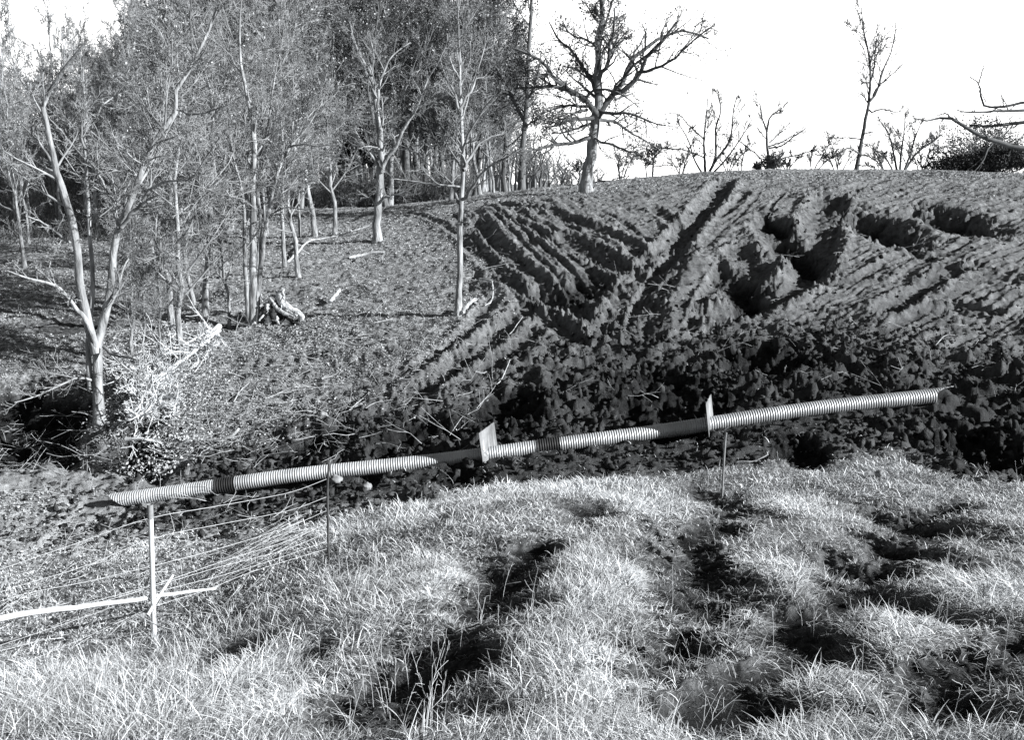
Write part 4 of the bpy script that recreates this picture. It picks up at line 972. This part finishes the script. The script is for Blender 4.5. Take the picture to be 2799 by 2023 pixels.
STK = [([(724,1092),(760,1078),(795,1069)], "pale stick on the litter above the dark edge of the gully", .022),([(955,1135),(975,1125),(990,1117)], "short pale stick beside the pale stone at the gully edge", .018),([(880,1042),(905,1034),(926,1028)], "small bleached stick in the cleat marks", .022),
 ([(639,1107),(655,1080),(680,1056)], "dark stick leaning on the litter right of the brush heap", .018),([(635,957),(680,950),(735,938)], "thin pale stick on bright litter beyond the brush heap", .015),([(1376,925),(1400,912),(1429,895)], "thin pale stick on the graded dirt mound above the gully", .014),
 ([(1300,1022),(1318,1021),(1330,1019)], "short stick low on the dirt mound", .018),([(1349,1050),(1372,1034),(1394,1008)], "curved root sticking out of the dirt mound near the gully", .016),([(1709,918),(1735,930),(1762,942)], "thin white stick in the V between the ruts", .013),
 ([(1311,778),(1342,789),(1347,806),(1343,825),(1325,840)], "curved pale root in the dark soil right of the slender straight tree", .03),([(1390,1245),(1410,1255),(1435,1270)], "thin stick in the mud below the middle collar", .012),([(2555,955),(2580,942),(2608,938)], "thin pale root in the bank above the end of the pipe", .014),
 ([(2015,1264),(2060,1262),(2100,1255)], "pale stick on the clods under the pipe", .014),([(760,1110),(820,1085),(900,1060)], "long thin twig among the cleat marks above the gully", .010),([(1000,1130),(1030,1115),(1075,1105)], "thin twig on the dark soil near the pipe collar", .012)]
for k, (pts, lab, r) in enumerate(STK): lay("stick", lab, "stick", pts, None, r, r * .6, M["pale_wood"], 2 if k % 3 == 0 else 0, 90 + k, "scattered sticks", lift=[.02, .06, .1] + [.06] * (len(pts) - 3), n=8, sides=6)
def stone(label, px, py, wpx, hpx, seed, m="stone"):
    b = ground_at(px / K, py / K); d = b[1] / F
    rng = np.random.default_rng(seed); o3 = rng.random(3) * 50
    n = perlin(IV3[:, 0] * 1.6 + o3[0], IV3[:, 1] * 1.6 + IV3[:, 2] + o3[1]) + .5 * perlin(IV3[:, 0] * 4 + o3[1], IV3[:, 2] * 4 + o3[2])
    V = IV3 * (1 + .28 * n[:, None]) * np.array([wpx * d / 2, wpx * d / 2.4, hpx * d / 2])
    o = mesh_obj("stone", V, IF3, M[m]); o.location = b + np.array([0, 0, hpx * d * .25]); tag(o, label, "stone", "stones on the mud")
stone("flat pale stone at the dark edge of the gully above the pipe", 882, 1151, 30, 14, 1)
stone("round grey stone on the clods right of the dark iron post", 920, 1337, 34, 34, 2)
stone("blocky grey stone under the pipe, second right of the dark iron post", 1003, 1334, 26, 26, 3)
stone("whitish rounded stone at the top edge of the dry grass", 2405, 1302, 26, 26, 4)
stone("small round stone in the mud above the pipe past the second collar", 2057, 1096, 14, 14, 5)
stone("pale stone in the mud just below the right half of the pipe", 2488, 1128, 34, 26, 6)

# ------------------------------------------------------------------ loose cover (uncountable)
def dense(n, px, py, rng):
    """n ground points spread evenly over a stretch of picture, in world coordinates"""
    a = rng.uniform(px[0], px[1], n); b = rng.uniform(py[0], py[1], n); return hit(a, b)
def clods():
    rng = np.random.default_rng(5)
    q = np.vstack([dense(14500, (250, 3000), (720, 1180), rng), dense(11500, (900, 2900), (395, 800), rng), dense(9000, (-60, 800), (900, 1250), rng)])
    q = q + rng.normal(size=q.shape) * .15
    z, k = land(q[:, 0], q[:, 1], True)
    keep = rng.random(len(q)) < np.clip(k["gully"] * 1.0 + k["dirt"] * .35 + k["pale"] * .12, 0, 1) * (1 - k["grass"] * .9) * (1 - .8 * k["pit"])
    # the pipe lies on top of them
    s = (q - PA[:2]) @ unit(axis[:2]); dl = np.abs((q[:, 0] - PA[0]) * axis[1] - (q[:, 1] - PA[1]) * axis[0])
    keep &= ~((dl < .3) & (s > -.5) & (s < PL + .5))
    q = q[keep]; z = z[keep]; gu = k["gully"][keep]; n = len(q)
    size = (.018 + .065 * rng.random(n) ** 5) * (.7 + .4 * gu)
    V = IV[None] * (1 + .5 * rng.normal(size=(n, len(IV), 1)))
    V = V * (size[:, None] * (.6 + .7 * rng.random((n, 3))))[:, None, :]
    a = rng.random(n) * 6.28; ca, sa = np.cos(a)[:, None], np.sin(a)[:, None]
    V = np.stack([V[..., 0] * ca - V[..., 1] * sa, V[..., 0] * sa + V[..., 1] * ca, V[..., 2]], -1) + np.column_stack([q, z + size * .25])[:, None]
    Fq = (IF[None] + (np.arange(n) * len(IV))[:, None, None]).reshape(-1, 3)
    tag(mesh_obj("soil_clods", V.reshape(-1, 3), Fq, M["clod"], None, False), "dark broken clods of earth strewn over the gully and graded bank", "clods", kind="stuff")
clods()
def litter():
    rng = np.random.default_rng(6)
    q = np.vstack([dense(175000, (-480, 1150), (445, 1010), rng), dense(55000, (1000, 2800), (380, 440), rng), dense(42000, (-480, 700), (1090, 1400), rng), dense(26000, (230, 800), (700, 1000), rng)])
    z, k = land(q[:, 0], q[:, 1], True)
    dn = np.clip(.6 + 1.1 * fbm(q[:, 0], q[:, 1], .5, 3, 40.), .08, 1)
    keep = rng.random(len(q)) < dn * (1 - .85 * k["dirt"]) * (1 - k["gully"]) * (1 - .97 * np.clip(1.3 * k["pit"], 0, 1))
    q = q[keep]; z = z[keep]; r = np.hypot(q[:, 0], q[:, 1])
    p = np.column_stack([q, z + .02])
    n = len(p); a = unit(rng.normal(size=(n, 3)) * [1, 1, .45]); b = rng.normal(size=(n, 3)) * [1, 1, .7]; b = unit(b - (a * b).sum(-1, keepdims=True) * a)
    s = ((.024 + .0010 * r) * (.5 + .8 * rng.random(n)))[:, None]
    V = np.stack([p - a * s * .6, p + b * s * .4, p + a * s * .6, p - b * s * .4], 1).reshape(-1, 3)
    tag(mesh_obj("leaf_litter", V, np.arange(4 * n).reshape(n, 4), M["litter"], None, False, np.repeat(rng.random(n), 4)), "pale dead leaves covering the forest floor and slope", "leaf litter", kind="stuff")
litter()
def ground_twigs():
    rng = np.random.default_rng(8)
    q = np.vstack([dense(900, (-60, 1100), (470, 1020), rng), dense(300, (200, 800), (760, 1010), rng), dense(160, (-60, 200), (860, 1040), rng), dense(140, (900, 2300), (420, 900), rng), dense(160, (-60, 620), (1090, 1420), rng)])
    z = land(q[:, 0], q[:, 1]); n = len(q); L = rng.uniform(.25, 1.1, n) ; a = rng.random(n) * 6.28
    d = np.column_stack([np.cos(a), np.sin(a), np.abs(rng.normal(size=n)) * .22])
    P0 = np.stack([np.column_stack([q, z + .02]) + d * (L * t)[:, None] + rng.normal(size=(n, 3)) * .02 for t in (0, .33, .66, 1)], 1)
    R0 = np.outer(.003 + .007 * rng.random(n) ** 2, [1, .8, .6, .4]); wd = Wood(); wd.add(P0, R0, 4)
    Q, QR = branch(P0, R0, 2, .2, .9, 40, 10, .5, .7, 3, .1, .0, .004, rng); wd.add(Q, QR, 3)
    tag(wd.build("twig_litter", M["pale_wood"]), "thin bleached twigs littering the ground", "twigs", kind="stuff")
ground_twigs()
def grass():
    rng = np.random.default_rng(9)
    def pts(n, rmin, rmax, half=46):
        a = np.radians(rng.uniform(-half, half, n)); r = np.sqrt(rng.uniform(rmin ** 2, rmax ** 2, n)); return np.column_stack([r * np.sin(a), r * np.cos(a)])
    q = np.vstack([pts(190000, 2.0, 4.2), pts(430000, 4.2, 8), pts(590000, 8, 17)])
    z, k = land(q[:, 0], q[:, 1], True)
    x, y = q.T
    cl = fbm(x, y, 1.6, 3, 50.); cl2 = fbm(x, y, .45, 2, 52.)
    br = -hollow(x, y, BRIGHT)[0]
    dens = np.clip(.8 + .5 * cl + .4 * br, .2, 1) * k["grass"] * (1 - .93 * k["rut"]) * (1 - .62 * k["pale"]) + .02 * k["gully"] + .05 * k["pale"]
    keep = rng.random(len(q)) < dens
    q = q[keep]; z = z[keep]; br = br[keep]; cl = cl[keep]; cl2 = cl2[keep]; rut = k["rut"][keep]; pale = k["pale"][keep]; n = len(q); x, y = q.T
    r = np.hypot(x, y); rs = -hollow(x, y, [(a_, b_, c_ * 1.45, d_ * 1.45, 1) for a_, b_, c_, d_, e_ in RUTS], .3)[0]
    tall = np.clip(.62 + .3 * cl2 + .25 * rng.normal(size=n), .2, 1.3) * np.where(x < -1.2, 1.12, .9) * (1 - .5 * pale) * np.clip(1.25 - r / 28, .6, 1)
    L = (.158 + .02 * np.clip((r - 4) / 5, 0, 1)) * tall * (.5 + 1.0 * rng.random(n)) * (1 - .3 * np.clip(rs * 1.6, 0, 1) - .25 * rut)
    # blades lean with the flattened swaths
    sw = fbm(x, y, .7, 2, 60.) * 6.28 * 1.3
    lean = np.clip(.62 + .4 * br + .75 * np.abs(rng.normal(size=n)) + .5 * np.clip(fbm(x, y, .9, 2, 70.) * 2, 0, 1), 0, 1.7)
    a = sw + rng.normal(size=n) * 1.5
    d = np.column_stack([np.cos(a), np.sin(a)])
    wdt = (.0010 + .00028 * r) * (.6 + .8 * rng.random(n))
    b = rng.random(n) * 6.28; sx = np.column_stack([np.cos(b), np.sin(b), np.zeros(n)])
    lev = np.array([0, .4, .75, 1.0]); V = []
    bend = rng.uniform(.2, 2.1, n)
    for j, t in enumerate(lev):
        th = lean * (.35 + bend * t)
        hor = L * t * np.sin(np.clip(th, 0, 1.9)); ver = L * t * np.cos(np.clip(th, 0, 1.75))
        c = np.column_stack([x + d[:, 0] * hor, y + d[:, 1] * hor, z - .01 + np.maximum(ver, .01 * t)])
        ww = wdt * [1, .9, .65, .15][j]
        V += [c - sx * ww[:, None], c + sx * ww[:, None]]
    V = np.stack(V, 1).reshape(-1, 3); i = (np.arange(n) * 8)[:, None]
    Fq = np.concatenate([i + np.array([[2 * j, 2 * j + 1, 2 * j + 3, 2 * j + 2]]) for j in range(3)])
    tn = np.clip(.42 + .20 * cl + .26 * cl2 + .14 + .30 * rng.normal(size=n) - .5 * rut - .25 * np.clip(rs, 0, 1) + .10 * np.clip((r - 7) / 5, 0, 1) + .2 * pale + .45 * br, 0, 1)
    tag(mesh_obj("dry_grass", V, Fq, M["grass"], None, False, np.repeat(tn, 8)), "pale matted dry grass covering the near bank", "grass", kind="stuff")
    print("blades", n)
grass()
def stalks():
    """taller dry weeds and seed stalks in the grass and at the mud's edge"""
    rng = np.random.default_rng(10)
    q = np.vstack([dense(230, (-60, 1000), (1230, 1620), rng), dense(120, (1000, 2300), (1120, 1620), rng), dense(40, (900, 2268), (1000, 1090), rng), dense(50, (60, 420), (1040, 1110), rng)])
    z, k = land(q[:, 0], q[:, 1], True); keep = rng.random(len(q)) < (k["grass"] * (1 - .7 * k["rut"]) + .35)
    q = q[keep]; z = z[keep]; n = len(q); r = np.hypot(*q.T)
    L = rng.uniform(.12, .34, n); a = rng.random(n) * 6.28; l = np.abs(rng.normal(size=n)) * .5
    d = np.column_stack([np.cos(a) * l, np.sin(a) * l])
    P0 = np.stack([np.column_stack([q + d * (L * t ** 1.6)[:, None], z + L * t * (1 - .22 * t * l)]) for t in (0, .25, .5, .75, 1)], 1)
    R0 = np.outer((.0007 + .00015 * r), [1, .9, .8, .6, .4]); wd = Wood(); wd.add(P0, R0, 4)
    Q, QR = branch(P0, R0, 3, .4, 1, 35, 12, .35, .7, 4, .15, -.03, .001, rng); wd.add(Q, QR, 3)
    tag(wd.build("dry_weeds", M["wire"]), "tall bleached weed stalks standing in the dry grass", "weeds", kind="stuff")
stalks()
def reeds():
    base = ground_at(600, 1230); rng = np.random.default_rng(20)
    P0 = []
    for k in range(22):
        a = (850 + rng.normal() * 18, 1455 + rng.normal() * 14); b = (560 + rng.normal() * 50, 1600 + rng.normal() * 26)
        A = hit(a[0] / K, a[1] / K)[0]; B = hit(b[0] / K, b[1] / K)[0]
        A = np.array([*A, gz(*A) + .04 + .1 * rng.random()]); B = np.array([*B, gz(*B) + .03 + .08 * rng.random()])
        t = np.linspace(0, 1, 6)[:, None]; P0.append(A + (B - A) * t + np.array([0, 0, .12]) * np.sin(t * 3.14) * rng.random() + rng.normal(size=(6, 3)) * .012)
    P0 = np.array(P0); wd = Wood(); wd.add(P0, np.tile(np.linspace(.0035, .0015, 6), (22, 1)), 4)
    o = wd.build("reed_bundle", M["pale_wood"], None, base); o.location = base
    tag(o, "flattened bundle of long bleached reeds lying below the dark iron post", "reeds")
reeds()
